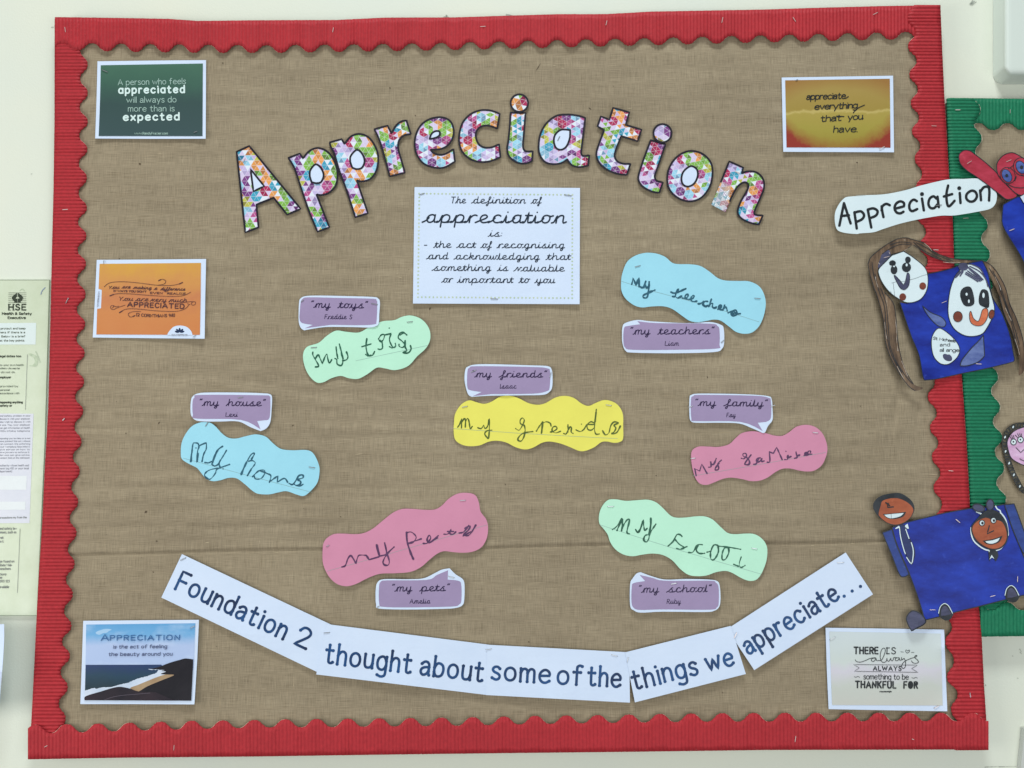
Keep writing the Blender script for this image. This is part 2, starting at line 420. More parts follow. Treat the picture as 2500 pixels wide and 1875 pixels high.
# ------------------------------------------------------------------ lettering: single-stroke alphabets drawn for this scene
BB = '1,6.5 3,9.6 5.5,10 8,8.5 8.8,5 7.6,1.3 5,0 2.5,.6 1,3.2'
DB = '8,6.6 6.2,9.6 3.8,10 1.3,8.4 .4,5 1.3,1.4 3.8,0 6.3,.6 8,3.2'
SANS = {
'a':'1.2,8.2 3.2,9.8 5.6,9.9 7.3,8.3 7.5,6* 7.5,1 8,0/7.5,6 4,5.7 1.3,4.3 .8,1.8 2.6,-.1 5.4,.6 7.4,3', 'ɑ':'L8,10 8,0/'+DB,
'b':'L1,15 1,0/'+BB, 'c':'7.8,8.3 5.5,10 2.8,9.4 .7,6.8 .7,3.2 2.8,.4 5.5,0 8,1.6', 'd':'L8,15 8,0/'+DB,
'e':'.8,5.2* 8.4,5.6* 8,8.2 5.5,10 2.8,9.4 .7,6.8 .6,3.2 2.6,.5 5.4,0 8.2,1.5', 'f':'6.8,14.4 5,15 3.3,14 2.9,12 2.9,0/L.4,9.6 5.8,9.6',
'g':'8,10* 8,-2 6.8,-4.6 4,-5.2 1.2,-4.2/'+DB, 'h':'L1,15 1,0/1,6.5 3,9.4 5.3,10 7.2,8.8 7.8,6.5* 7.8,0', 'i':'L1,10 1,0/.1,13.6',
'j':'2,10* 2,-3 1,-5 -1,-5/.2,13.6', 'k':'L1,15 1,0/L7.5,10 1,4.2/L3.4,6.2 8,0', 'l':'L1,15 1,0',
'm':'L1,10 1,0/1,6.8 2.6,9.5 4.4,10 6,9 6.4,6.8* 6.4,0/6.4,6.8 8,9.5 9.8,10 11.4,9 11.8,6.8* 11.8,0', 'n':'L1,10 1,0/1,6.5 3,9.4 5.3,10 7.2,8.8 7.8,6.5* 7.8,0',
'o':'O.5,5 1.6,8.6 4.6,10 7.6,8.6 8.7,5 7.6,1.4 4.6,0 1.6,1.4', 'p':'L1,10 1,-5/'+BB, 'q':'L8,10 8,-5/'+DB, 'r':'L1,10 1,0/1,6 2.4,9 4.4,10 6,9.6',
's':'6.6,8.6 4.8,10 2.2,9.6 1.1,7.6 2.6,5.8 5,4.8 6.7,3 6,.7 3.6,-.1 .8,1.2', 't':'2.8,13.6* 2.8,2.5 3.6,.3 5.4,.1 6.6,.8/L.4,9.7 6,9.7',
'u':'1,10* 1,3.6 2,.6 4.4,0 6.6,1 7.8,3.6/L7.8,10 7.8,0', 'v':'L.3,10 4.2,0 8,10', 'w':'L.2,10 3.3,0 6.4,9 9.5,0 12.6,10', 'x':'L.5,10 7.5,0/L7.5,10 .5,0',
'y':'L.3,10 4.3,.2/L8.2,10 2.6,-5', 'z':'L.8,10 7.2,10 .6,0 7.6,0',
'A':'L0,0 5.6,15 11.2,0/L2,5 9.3,5', 'B':'L5,15 1,15 1,0 5,0/5,15* 8.4,13.6 8.4,9.6 5,8*/L1,8 5,8/5,8* 9,7 9.9,4 8.6,.9 5,0*', 'C':'9.6,12.6 6.8,15 3.4,14.4 1,10.5 1,4.5 3.4,.6 6.8,0 9.8,2.4',
'D':'L5,15 1,15 1,0 5,0/5,15* 9,13 10.4,7.5 9,2 5,0*', 'E':'L8.4,15 1,15 1,0 8.6,0/L1,7.8 7.6,7.8', 'F':'L8.6,15 1,15 1,0/L1,7.6 7.4,7.6',
'G':'9.6,12.6 6.8,15 3.4,14.4 1,10.5 1,4.5 3.4,.6 6.8,0 9.8,2 9.8,7* 6,7*', 'H':'L1,15 1,0/L10,15 10,0/L1,7.8 10,7.8', 'I':'L1,15 1,0', 'J':'6,15* 6,3 4,0 1,1',
'K':'L1,15 1,0/L9.4,15 1,6/L3.8,9 9.8,0', 'L':'L1,15 1,0 8,0', 'M':'L.6,0 1.4,15 6.6,3 11.8,15 12.6,0', 'N':'L1,0 1,15 10,0 10,15',
'O':'O.6,7.5 2.2,13.2 6,15 9.8,13.2 11.4,7.5 9.8,1.8 6,0 2.2,1.8', 'P':'L5,15 1,15 1,0/5,15* 8.9,13.6 8.9,8.6 5,7*/L1,7 5,7', 'R':'L5,15 1,15 1,0/5,15* 8.7,13.6 8.7,9 5,7.6*/L1,7.6 5,7.6/L5,7.6 9.4,0',
'S':'8.4,12.8 6,15 2.8,14.4 1.4,11.6 3,8.8 6.4,7 8.6,4.4 7.6,1 4.4,-.1 .8,2', 'T':'L0,15 10,15/L5,15 5,0', 'U':'1,15* 1,4.4 2.6,.8 5.5,0 8.4,.8 10,4.4* 10,15*',
'V':'L0,15 5.2,0 10.4,15', 'W':'L0,15 3.8,0 7.6,13 11.4,0 15.2,15', 'X':'L0,15 9,0/L9,15 0,0', 'Y':'L0,15 5,7.5 10,15/L5,7.5 5,0', 'Z':'L.6,15 9,15 .4,0 9.4,0',
'2':'.8,11.6 2.6,14.6 5.6,15 8,13 8,10 5.4,6 .6,0* 9.2,0*', '8':'O4.6,8 1.8,10 2,13.6 4.6,15 7.2,13.6 7.4,10 4.6,8 1.2,5.6 1.2,1.6 4.6,0 8,1.6 8,5.6', '9':'8,10.6 6.4,7.6 3,7.8 1.2,10.6 2.6,14.4 6,14.8 8.2,12 7.6,5 5.6,0',
'0':'O.6,7.5 2,13.2 4.8,15 7.6,13.2 9,7.5 7.6,1.8 4.8,0 2,1.8', '1':'L1,12 3.6,15 3.6,0', '3':'1,13 3.6,15 7,13.6 7,9.6 4,8* 7.6,6.6 8,2.4 5,0 1,1.6', '.':'1,.3', ',':'L1.2,.4 .4,-2', ':':'1,1.5/1,8', "'":'L1,15 .6,12', '-':'L.5,5 5,5', '(':'3.6,16 1.4,12 1,7 1.4,2 3.6,-2', ')':'.6,16 2.8,12 3.2,7 2.8,2 .6,-2', '&':'10,0* 3,10 2.6,13 5,15 7,13 5.4,9.6 1.6,6 1.2,2 4.2,-.1 7.6,2.2 9.6,7',
'“':'L2,16 1,13.6/L4.6,16 3.6,13.6', '”':'L2,16 1,13.6/L4.6,16 3.6,13.6', '~':'.3,5 2,7 4.4,6 6.4,5 8.6,7'}
CB = '8,8.4 5.8,9.9 3,9.3 1.2,6.8 .8,3.8 2.2,.6 4.6,0 7,1.8 8,5'
IN = '-3.4,0 -1,1.6 '
CURS = {
'a':'-3.4,0 0,2.4 2.4,6/'+CB+'/8,9.8* 8,2.2 8.8,.2 11.4,1.4', 'b':'-3.4,0 -.6,4 1,8/L1,16 1,0/'+BB+'/5,0 8,.3 11,1.4', 'c':'-3.4,0 0,2.4 2.4,6/7.6,8.6 5.6,9.9 3,9.3 1.2,6.8 1,3.4 2.8,.5 6,.1 9.6,1.6',
'd':'-3.4,0 0,2.4 2.4,6/'+CB+'/8,16* 8,2.2 8.8,.2 11.4,1.4', 'e':'-3.4,0 1,2.6 6,5.6 7.2,8 5.4,9.9 2.6,9.2 1,6.4 1.2,2.6 3.6,.1 6.6,.2 10,1.6',
'f':'-3.4,0 1,3 5.4,10 6.6,14.4 5,16 3.6,14 3.4,10 3.4,-3 2,-6.4 .2,-5.6 .6,-3 4,0 8,1.4', 'g':'-3.4,0 0,2.4 2.4,6/'+CB+'/8,9.8* 8,-3 6.4,-6.2 4,-5.4 5,-2.6 11.4,1.4',
'h':'-3.4,0 -.6,4 1,8/L1,16 1,0/1,5.5 3.4,9 5.8,9.8 7.4,8.2 7.4,2.4 8.4,.1 10.8,1.4', 'i':IN+'1,9.8* 1,2.4 1.8,.1 4.2,1.4/1.6,13.8', 'k':'-3.4,0 -.6,4 1,8/L1,16 1,0/1,5 3.6,9 6.6,9.4 6.6,6.6 3,4.8* 5,2 7,.1 9.4,1.4',
'l':IN+'1,16* 1,2.4 1.8,.1 4.2,1.4', 'm':IN+'1,9.8* 1,0*/1,5.5 3,9 4.8,9.8 6,8.4 6,0*/6,5.5 8,9 9.8,9.8 11.2,8.4 11.2,2.4 12,.1 14.4,1.4', 'n':IN+'1,9.8* 1,0*/1,5.5 3.4,9 5.8,9.8 7.4,8.2 7.4,2.4 8.4,.1 10.8,1.4',
'o':'-3.4,0 0,2.4 2.2,6/O.8,4.6 2,8.6 4.8,9.9 7.6,8.4 8.2,5 7,1.4 4.4,0 1.8,1.2/6.6,9.2 9,8.6 11,9.4', 'p':IN+'1,9.8* 1,-6*/1,6 3,9.3 5.6,9.9 8,8.2 8.4,4.6 7,1.2 4.4,0 1,.6/4.4,0 8,.2 11,1.4',
'r':IN+'1,9.8* 1,0*/1,5.5 3,8.6 5.4,9.8 7.4,9', 's':'-3.4,0 1,3.4 4.6,9.4 6.8,9.6/4.6,9.4 4.4,7.4 6.6,4.4 6.4,1.2 4,0 1.2,.6/5,.1 8,.3 10.2,1.4', 't':IN+'1.6,14* 1.6,2.4 2.6,.1 5,1.4/L-1.4,9.6 5,9.6',
'u':IN+'1,9.8* 1,3 2.2,.4 4.6,.2 7,3 7.6,6/7.6,9.8* 7.6,2.4 8.4,.1 10.8,1.4', 'v':'-3.4,0 -.4,3 2,9 3,9.4 3.8,6 4.4,.4* 6.4,4 8.4,9.4 10.4,8.6', 'w':IN+'1,9.8* 1.4,2 3,.2 5.2,2 6.4,9* 6.8,2 8.4,.2 10.6,2.4 11.6,9.4 13.8,8.8',
'y':IN+'1,9.8* 1,3 2.2,.4 4.6,.2 7,3 7.6,6/7.6,9.8* 7.6,-3 6,-6.2 3.6,-5.4 4.6,-2.6 11,1.4', 'x':'L0,9.8 7,0/L7.4,9.8 -2,0/7,0 9,.2 10.6,1.4'}
NOCON = {'o','v','w','r'}
FONTS = {}
def build_font(src):
    out = {}
    for ch, g in src.items():
        strokes = []
        for q in g.split('/'):
            mode = q[0]; body = q[1:] if mode in 'LO' else q
            pts = []
            for w in body.split():
                c = w.endswith('*') or mode == 'L'; x, y = w.rstrip('*').split(','); pts.append((float(x), float(y), c))
            if mode == 'O': sp = smooth(pts, True, 3); sp.append(sp[0])
            else: sp = smooth(pts, False, 3)
            strokes.append(sp)
        xs = [p[0] for s_ in strokes for p in s_]
        out[ch] = (strokes, min(xs), max(xs))
    return out
FONTS['sans'] = build_font(SANS); FONTS['curs'] = build_font({**SANS, **CURS})
def text(z, s, x0, y0, x1, y1, xh, font='sans', slant=0.0, gap=3.0, space=6.0, sag=0.0, jit=0.0, groups=False):
    """polylines (photograph pixels) of a line of lettering whose baseline runs x0,y0 -> x1,y1 on enlargement z"""
    G = FONTS[font]; pos = []; cur = 0.0; prev = None
    for ch in s:
        if ch == ' ': cur += space + (5 if font == 'curs' else 0); prev = None; continue
        st, a, b = G[ch]
        if font == 'curs' and ch in CURS:
            x = cur + 3.4 if prev is None else cur + 2.6
            pos.append((ch, x)); cur = x + b; prev = ch
            if ch in NOCON: cur += .3
        else:
            if font == 'curs' and prev and prev in CURS: cur += 2.0
            pos.append((ch, cur - a)); cur += (b - a) + gap; prev = ch
    total = cur - (gap if not (font == 'curs' and s[-1] in CURS) else 0)
    X0, Y0 = z.o[0] + x0 / z.k, z.o[1] + y0 / z.k; X1, Y1 = z.o[0] + x1 / z.k, z.o[1] + y1 / z.k
    L = math.hypot(X1-X0, Y1-Y0); ux, uy = (X1-X0)/L, (Y1-Y0)/L; vx, vy = uy, -ux
    sy = xh / z.k / 10.0
    off = slant * sy * 6
    sx = (L - max(0, slant * sy * 4)) / total
    out = []
    for ch, x in pos:
        jy = random.uniform(-jit, jit) * sy * 10; g_ = []
        for st in G[ch][0]:
            ln = []
            for gx, gy in st:
                a = (x + gx) * sx + slant * gy * sy; t = a / L
                b = gy * sy + jy - sag / z.k * 4 * t * (1 - t)
                ln.append((X0 + ux*a + vx*b, Y0 + uy*a + vy*b))
            g_.append(ln)
        if groups: out.append(g_)
        else: out += g_
    return out
def strokes(z, txt, n=5):
    """several strokes, parted by /, noted on enlargement z"""
    out = []
    for q in txt.split('/'):
        q = q.strip(); cl = q.startswith('O'); pts = z(q.lstrip('O'))
        if len(pts) == 1: out.append([(pts[0][0], pts[0][1])]); continue
        sp = smooth(pts, cl, n)
        if cl: sp.append(sp[0])
        out.append(sp)
    return out
def shape(z, txt, n=5, dx=0, dy=0): return smooth(z(txt, dx, dy), True, n)
# ================================================================== the wall
def setting():
    o = new_obj('wall', [(-3,0,-.4), (4.8,0,-.4), (4.8,0,4.7), (-3,0,4.7)], [(0,1,2,3)], MAT['wall'])
    setp(o, kind='structure')
    def scuff(lines, w):
        V, Fs = [], []
        for (x0,y0,x1,y1) in lines:
            dx, dy = x1-x0, y1-y0; L = math.hypot(dx,dy); nx, ny = -dy/L*w/2, dx/L*w/2; i = len(V)
            for x,y in ((x0+nx,y0+ny),(x1+nx*.3,y1+ny*.3),(x1-nx*.3,y1-ny*.3),(x0-nx,y0-ny)): V.append(at(x,y,.0006))
            Fs.append((i,i+1,i+2,i+3))
        m = new_obj('scuff_mark', V, Fs, MAT['scuff'], o); return m
    MAT['scuff'] = ink_mat('grey_scuff', (150,156,146), (196,202,188), scale=200)
    scuff([(2368,20-9,2380,2),(2370,10,2376,-2),(2372,12,2384,4)], 5); scuff([(2404,1873,2440,1871),(2438,1872,2480,1871)], 2.2)
    scuff([(2489,1584,2494,1592),(2490,1592,2495,1597)], 3); scuff([(2471,1601,2474,1603)], 3); scuff([(125,66.5,133,66)], 2)
    scuff([(1082,43,1092,38),(1088,37,1096,42)], 4); scuff([(1235,36,1252,38)], 5); scuff([(75,425,79,424)], 3); scuff([(2405,1672,2408,1674)], 4); scuff([(2484,1655,2486,1657)],3)
setting()

# ================================================================== the two display boards
def cloth_height(x, y):
    h = 0.0
    fold = 1350 - 0.0160 * (x - 160) + 2.5 * math.sin(x / 140.0)
    d = fold - y
    h += .0005 / (1 + math.exp(-max(-60,min(60,d)) / 1.3)) - .0003
    h += .0003 * math.exp(-((d - 7) / 7) ** 2)
    h -= .0007 * math.exp(-((d + 3.5) / 2.6) ** 2)
    def ridge(c, wdt, amp): return amp * math.exp(-(c / wdt) ** 2)
    h += ridge(y - (688 - .02*x + 6*noise.noise((x/260, 0, 1))), 14, .00034) * (.4 + .6*noise.noise((x/300, 3, 0)) ** 2 * 3)
    h -= ridge(y - (668 - .01*x), 11, .0003) * (1 if x < 1000 else .3)
    for (yc, sl, wd, am, x0, x1) in ((1048,.015,8,-.0006,170,470),(1062,.012,10,.0004,170,700),(1175,-.01,13,.0004,200,1500),(1192,.0,11,-.0004,240,1100),
                                     (925,.17,11,-.0006,560,800),(945,.17,12,.0006,540,820),(1028,.03,11,-.0005,700,1100),(1042,.02,12,.0006,700,1300),(1290,-.01,12,-.0004,200,900),
                                     (1255,.01,16,.0004,1500,2200),(1120,.03,14,-.0004,1450,2200),(878,-.01,14,.0003,200,640),(1325,-.02,6,.0004,500,560)):
        m = 1 / (1 + math.exp(-(x - x0) / 35)) / (1 + math.exp((x - x1) / 35))
        h += m * ridge(y - yc - sl * (x - x0), wd, am)
    m = 1 / (1 + math.exp((y - 800) / 60))
    h += m * (ridge(x - 782 - .012*y, 7, -.0005) + ridge(x - 796 - .012*y, 8, .0004) + ridge(x - 1474 - .02*y, 9, -.0003) + ridge(x - 1490 - .02*y, 10, .0003))
    if y > fold: h += ridge(x - 1024 + .006*(y-1400), 1.6, -.0006)
    m2 = 1 / (1 + math.exp(-(x - 2120) / 15)) * math.exp(-((y - 980) / 90) ** 2)
    h += m2 * (ridge(x - 2190 - (980-y)*.2, 10, -.0008) + ridge(x - 2228 - (980-y)*.2, 12, .0006))
    h *= 3.2; up = 1.0 if y < fold else .45
    h += up * (.0020 * noise.noise((x / 190, y / 30, 4.2)) + .0013 * noise.noise((x / 260, y / 14, 6.2)) * max(0, noise.noise((x / 300, y / 200, 1.7)) + .25) + .0004 * noise.noise((x / 420, y / 130, 9.1)) - .00055 * noise.noise((x / 110, y / 15, 2.2)))
    return .0030 * math.tanh(h / .0030)
def cloth(name, quad, d, nx, ny, root, hf):
    V = []; (a, b, c, e) = quad
    for j in range(ny + 1):
        t = j / ny
        for i in range(nx + 1):
            s = i / nx
            x = (a[0]*(1-s)+b[0]*s)*(1-t) + (e[0]*(1-s)+c[0]*s)*t; y = (a[1]*(1-s)+b[1]*s)*(1-t) + (e[1]*(1-s)+c[1]*s)*t
            V.append(at(x, y, d + hf(x, y)))
    Fs = [(j*(nx+1)+i+nx+1, j*(nx+1)+i+nx+2, j*(nx+1)+i+1, j*(nx+1)+i) for j in range(ny) for i in range(nx)]
    return new_obj(name, V, Fs, MAT['hessian'], root.root, root.org, smooth_=True)
RB = Thing('display_board', 'large notice board covered in brown hessian with a red scalloped border', 'notice board', (1230, 940), .0185, wob=0)
RB.poly('backing_board', [(140,47),(480,57),(700,55),(1240,44),(1870,29),(2290,19),(2303,240),(2325,530),(2345,900),(2362,1240),(2390,1560),(2406,1822),(1500,1828),(75,1846),(97,1400),(122,1000),(133,620),(138,300)], 'board', 0, .0180)
cloth('hessian_sheet', [(165,70),(2268,45),(2375,1800),(105,1822)], .0216, 440, 640, RB, cloth_height)
GB = Thing('display_board', 'smaller notice board with a green scalloped border at the right edge of the photo', 'notice board', (2560, 900), .0195, wob=0)
GB.poly('backing_board', [(2316,246),(3300,246),(3400,1546),(2398,1546),(2368,1240),(2350,900),(2334,610)], 'board', 0, .019)
cloth('hessian_sheet', [(2330,262),(3290,262),(3390,1535),(2385,1535)], .0206, 150, 200, GB, lambda x, y: .0006*noise.noise((x/90, y/60, 7)) + .0003*noise.noise((x/40, y/16, 1)))

def flecks():
    MAT['fleck'] = ink_mat('dark_fleck', (84,70,52)); MAT['thread'] = ink_mat('pale_thread', (196,180,150))
    V, Fs = [], []
    def bit(x, y, dx, dy, w):
        L = math.hypot(dx, dy) or 1; nx, ny = -dy/L*w/2, dx/L*w/2; i = len(V)
        for a, b in ((x+nx*.3,y+ny*.3),(x+dx*.5+nx,y+dy*.5+ny),(x+dx,y+dy),(x+dx*.5-nx,y+dy*.5-ny)): V.append(at(a, b, .0216 + cloth_height(a, b) + .0006))
        Fs.append((i, i+1, i+2, i+3))
    spots = [(340,397,3,6,5),(543,152,2,4,3),(950,213,4,3,3),(1013,280,2,4,3),(1437,262,7,6,3),(1051,750,-3,7,4),(372,1395,4,3,3),(352,1252,8,-5,6),(386,1036,4,-7,3),(306,1057,3,2,3),(1727,918,1,6,2.5),(1233,1180,1,5,2.5),
             (712,1040,6,-3,3),(1290,1565,2,4,4),(1763,1690,3,2,3),(1321,153,-14,22,1.6),(2090,395,5,3,3),(2100,990,1,3,2.5),(290,630,3,3,3),(1600,1160,4,2,2.5),(830,1260,3,3,3),(380,1320,5,2,4),(490,975,4,-2,2.5)]
    for _ in range(90): spots.append((random.uniform(230,2200), random.uniform(140,1730), random.uniform(-2,2), random.uniform(-2,2), random.uniform(1.2,2.2)))
    for a in spots: bit(*a)
    o = new_obj('dark_fleck', V, Fs, MAT['fleck'], RB.root, RB.org); o['kind'] = 'stuff'
    V.clear(); Fs.clear()
    for a in [(973,1010,10,6,1.4),(1368,166,12,1,1.2),(865,1110,22,-3,1.4),(500,1325,12,-1,1.6),(780,951,10,-1,1.4),(1402,1063,20,2,1.2),(2265,1158,28,1,1.2),(1530,265,14,0,1.1)]: bit(*a)
    for _ in range(60): x_, y_ = random.uniform(230,2200), random.uniform(140,1730); h_ = random.random() < .5; l_ = random.uniform(6,20); bit(x_, y_, l_ if h_ else 0, 0 if h_ else l_, random.uniform(.8,1.3))
    o = new_obj('loose_thread', V, Fs, MAT['thread'], RB.root, RB.org); o['kind'] = 'stuff'
flecks()

def interp(tab, u):
    if u <= tab[0][0]: a, b = tab[0], tab[1]
    elif u >= tab[-1][0]: a, b = tab[-2], tab[-1]
    else:
        for a, b in zip(tab, tab[1:]):
            if a[0] <= u <= b[0]: break
    t = (u - a[0]) / (b[0] - a[0]); return a[1] + (b[1] - a[1]) * t
def strip(label, axis, tips, tipv, valv, outer, d, mat, edge, u0, u1, amp=.0009, group=None, ncol=6):
    amp *= 1.45
    ph = [(u, i) for i, u in enumerate(tips)]
    ctr = ((u0+u1)/2, interp(outer, (u0+u1)/2)) if axis == 'x' else (interp(outer, (u0+u1)/2), (u0+u1)/2)
    T = Thing('border_strip', label, 'border strip', ctr, d, group, wob=0)
    sd = random.random() * 50
    V, Fs, L, LF = [], [], [], []
    n = int((u1 - u0) / 1.35); w = ncol + 3
    for i in range(n + 1):
        u = u0 + (u1 - u0) * i / n; p = interp(ph, u)
        k = .5 + .5 * math.cos(2*math.pi*p); k = .45*k + .55*k*k*(3-2*k)
        inn = interp(valv, u) * (1 - k) + interp(tipv, u) * k
        inn += .5 * noise.noise((u/3.1, sd, 0))
        out = interp(outer, u) + .35 * noise.noise((u/5, sd, 4))
        rid = p * 8.55; phs = 2*math.pi*(rid + .10*noise.noise((rid*.7, sd, 0)))
        a = amp * (.85 + .5*noise.noise((rid*.45, sd, 3)))
        sgn = 1 if inn > out else -1
        for j in range(ncol + 1):
            t = j / ncol; q = out + (inn - out) * t
            cr = .0004 * noise.noise((u/26, q/26, sd)) 
            h = a * (abs(math.sin(phs/2)) ** .8 * 2 - 1) + cr
            h *= 1
            V.append(at(*( (u, q) if axis == 'x' else (q, u)), d + h))
        # turned-down outer and inner edges
        for q, src in ((out, 0), (inn, ncol)):
            v = V[i*w + src]; V.append(Vector((v.x, -(d - amp - .0012), v.z)))
        pe = inn + sgn * (.85 + .6*noise.noise((u/7, sd, 9)))
        for q in (out - sgn*.15, pe): L.append(at(*((u, q) if axis == 'x' else (q, u)), d - amp - .0006))
    for i in range(n):
        b, c = i*w, (i+1)*w
        for j in range(ncol): Fs.append((b+j, b+j+1, c+j+1, c+j))
        Fs.append((b, c, c+ncol+1, b+ncol+1)); Fs.append((b+ncol, b+ncol+2, c+ncol+2, c+ncol))
        LF.append((2*i, 2*i+1, 2*i+3, 2*i+2))
    # w counts ncol+1 surface points and two edge points
    T.mk('corrugated_sheet', V, Fs, mat, smooth_=True); T.mk('paper_liner', L, LF, edge)
    return T
def arith(a, b, n): return [a + (b - a) * i / (n - 1) for i in range(n)]
GR = 'red scalloped border strips round the large board'
left = strip('red scalloped corrugated strip down the left side of the large board', 'y',
      [15,86,156,225,296,363,433,507,575,643,718,791.5,862,932,1004,1079,1151,1226,1303,1378,1452,1530,1603,1680,1757,1834],
      [(15,212),(296,212.5),(433,210),(507,210),(643,208),(791,206),(932,203.5),(1004,201),(1151,192.6),(1303,184.7),(1378,180),(1452,175.6),(1603,168.5),(1757,158),(1860,152)],
      [(15,194),(190,194),(610,188),(900,184),(1043,180),(1265,168.5),(1340,164),(1565,150),(1720,141.6),(1860,134)],
      [(15,133.5),(300,133),(470,130.5),(620,126.6),(870,121),(1000,117.6),(1150,109),(1270,103.4),(1400,95),(1490,90),(1610,84.4),(1760,76.5),(1860,70)],
      .0264, 'red', 'red_edge', 46, 1846, group=GR)
left.staple(152,512,166,511,'staple_bright',.0012); left.staple(152,1027,158,1021,'staple',.0014); left.staple(160,741,167,727,'staple',.0012)
top = strip('red scalloped corrugated strip along the top of the large board', 'x', [188 - 71.04 + 71.04*i for i in range(31)],
      [(100,121),(188,121),(300,125),(465,127.5),(681,127.5),(1034,122),(1247,117.6),(1388,114),(1529,110.5),(1814,103.4),(2028,98.6),(2177,95),(2300,92)],
      [(100,104),(220,104),(500,108),(650,109),(860,107),(1070,103.5),(1320,97),(1567,92),(1850,85),(2100,79),(2208,76.5),(2300,75)],
      [(100,41.4),(134,41.6),(300,44),(411,46),(481,51),(623,49.5),(823,48.7),(937,43),(1107,42.5),(1248,38),(1363,34.6),(1477,34.5),(1590,28.3),(1873,23),(2017,18.4),(2158,14.7),(2300,12.5)],
      .0276, 'red', 'red_edge', 134, 2262, group=GR, amp=.0007)
for a in ((158,66,160,79),(812,79,814,67),(1172,65,1186,64),(1479,62,1482,50),(1762,56,1765,42),(1936,42,1943,53),(2131,36,2143,30)): top.staple(*a, 'staple_bright', .0011, 1.2)
right = strip('red scalloped corrugated strip down the right side of the large board', 'y',
      [-30,42,112,181,251,320,387,457,528,600,672,745,820,895,970,1045,1116,1192,1267,1343,1418,1493,1569,1656,1735,1815,1895],
      [(-30,2213),(112,2218.6),(181,2222),(251,2225.5),(320,2228),(387,2235),(457,2238),(528,2241),(600,2246),(672,2250),(745,2254),(820,2259),(895,2262),(970,2267),(1045,2272.5),(1116,2277),(1192,2281),(1267,2287),(1343,2294),(1418,2300),(1493,2306),(1569,2310),(1656,2314),(1735,2324),(1895,2335)],
      [(-30,2231),(139,2239),(207,2242),(283,2245),(354,2248),(425,2253),(560,2262),(700,2270),(860,2279),(1005,2288.6),(1087,2293),(1150,2297),(1226,2301),(1380,2314),(1532,2325.5),(1620,2331),(1691,2339.6),(1895,2350)],
      [(-30,2295),(12,2296),(100,2299.5),(235,2305.7),(430,2317),(530,2325.5),(660,2330),(920,2348),(1080,2359.6),(1240,2368),(1495,2391),(1560,2397),(1680,2403),(1830,2413),(1895,2418)],
      .0289, 'red', 'red_edge', 12, 1824, group=GR)
right.staple(2274,307,2287,307.5,'staple_bright',.0012,1.0); right.staple(2280,610,2291,610.5,'staple_bright',.0012,1.0); right.staple(2315,1149,2328,1150,'staple_bright',.0012,1.0); right.staple(2368,1690,2370,1704,'staple',.0012,1.4)
bottom = strip('red scalloped corrugated strip along the bottom of the large board', 'x', [238 - 2*76.3 + 76.32*i for i in range(33)],
      [(60,1771),(150,1769),(238,1767.6),(307,1765.5),(462,1760.5),(610,1759),(688,1757),(839,1755.5),(990,1754),(1218,1750.6),(1294,1748.6),(1448,1747),(1600,1744),(1754,1742),(1906,1741),(2063,1741),(2375,1741),(2440,1741)],
      [(60,1792),(190,1789),(350,1784),(640,1777),(800,1776),(1100,1773),(1400,1767),(1700,1763),(2000,1762),(2340,1761),(2440,1761)],
      [(60,1854.3),(68,1854),(283,1850),(623,1847),(965,1842),(1248,1838.5),(1533,1835.6),(1873,1831),(2328,1830),(2336,1832),(2400,1831.5),(2440,1830)],
      .0303, 'red', 'red_edge', 68, 2413.5, group=GR, amp=.0006)
for a in ((108,1824,116,1820),(424,1832,425,1819),(1941,1812,1943,1797),(2232,1806,2226,1804)): bottom.staple(*a, 'staple_bright', .0011, 1.2)
GG = 'green scalloped border strips round the smaller board'
gleft = strip('green scalloped corrugated strip down the left side of the smaller board', 'y', [198,267,337,407,477,547,620,694,768,845,919,993,1067,1142,1218,1293,1370,1447,1525,1600],
      [(198,2390),(337,2397),(407,2402),(547,2411),(620,2416.6),(700,2424),(845,2432),(923,2437),(993,2441.5),(1067,2446),(1144,2451.5),(1218,2456),(1300,2461),(1600,2480)],
      [(198,2374),(300,2378),(368,2381),(583,2396),(700,2404),(950,2420),(1022,2424),(1107,2429),(1181,2433),(1300,2440),(1600,2460)],
      [(198,2308),(240,2312),(430,2319.5),(530,2328),(660,2333),(920,2351),(1080,2362),(1240,2371),(1495,2393),(1560,2398),(1600,2401)],
      .0265, 'greencard', 'green_edge', 240, 1548, group=GG)
gleft.staple(2332,268,2345,268,'staple_bright',.0012); gleft.staple(2351,533,2365,532,'staple_bright',.0012,1.0)
gtop = strip('green scalloped corrugated strip along the top of the smaller board', 'x', [2426 - 142 + 71*i for i in range(16)],
      [(2200,316),(3300,318)], [(2200,299),(3300,301)], [(2200,238.5),(2312,239),(2500,241),(3300,243)], .0245, 'greencard', 'green_edge', 2316, 3290, group=GG, amp=.0006)
gtop.staple(2466,277,2466.5,267,'staple_bright',.0011,1.0)
gbot = strip('green scalloped corrugated strip along the bottom of the smaller board', 'x', [2458.6 - 152 + 76*i for i in range(16)],
      [(2200,1471),(3300,1470)], [(2200,1490),(3300,1489)], [(2200,1555),(2396,1554.5),(2500,1553),(3300,1550)], .0285, 'greencard', 'green_edge', 2394, 3380, group=GG, amp=.0006)

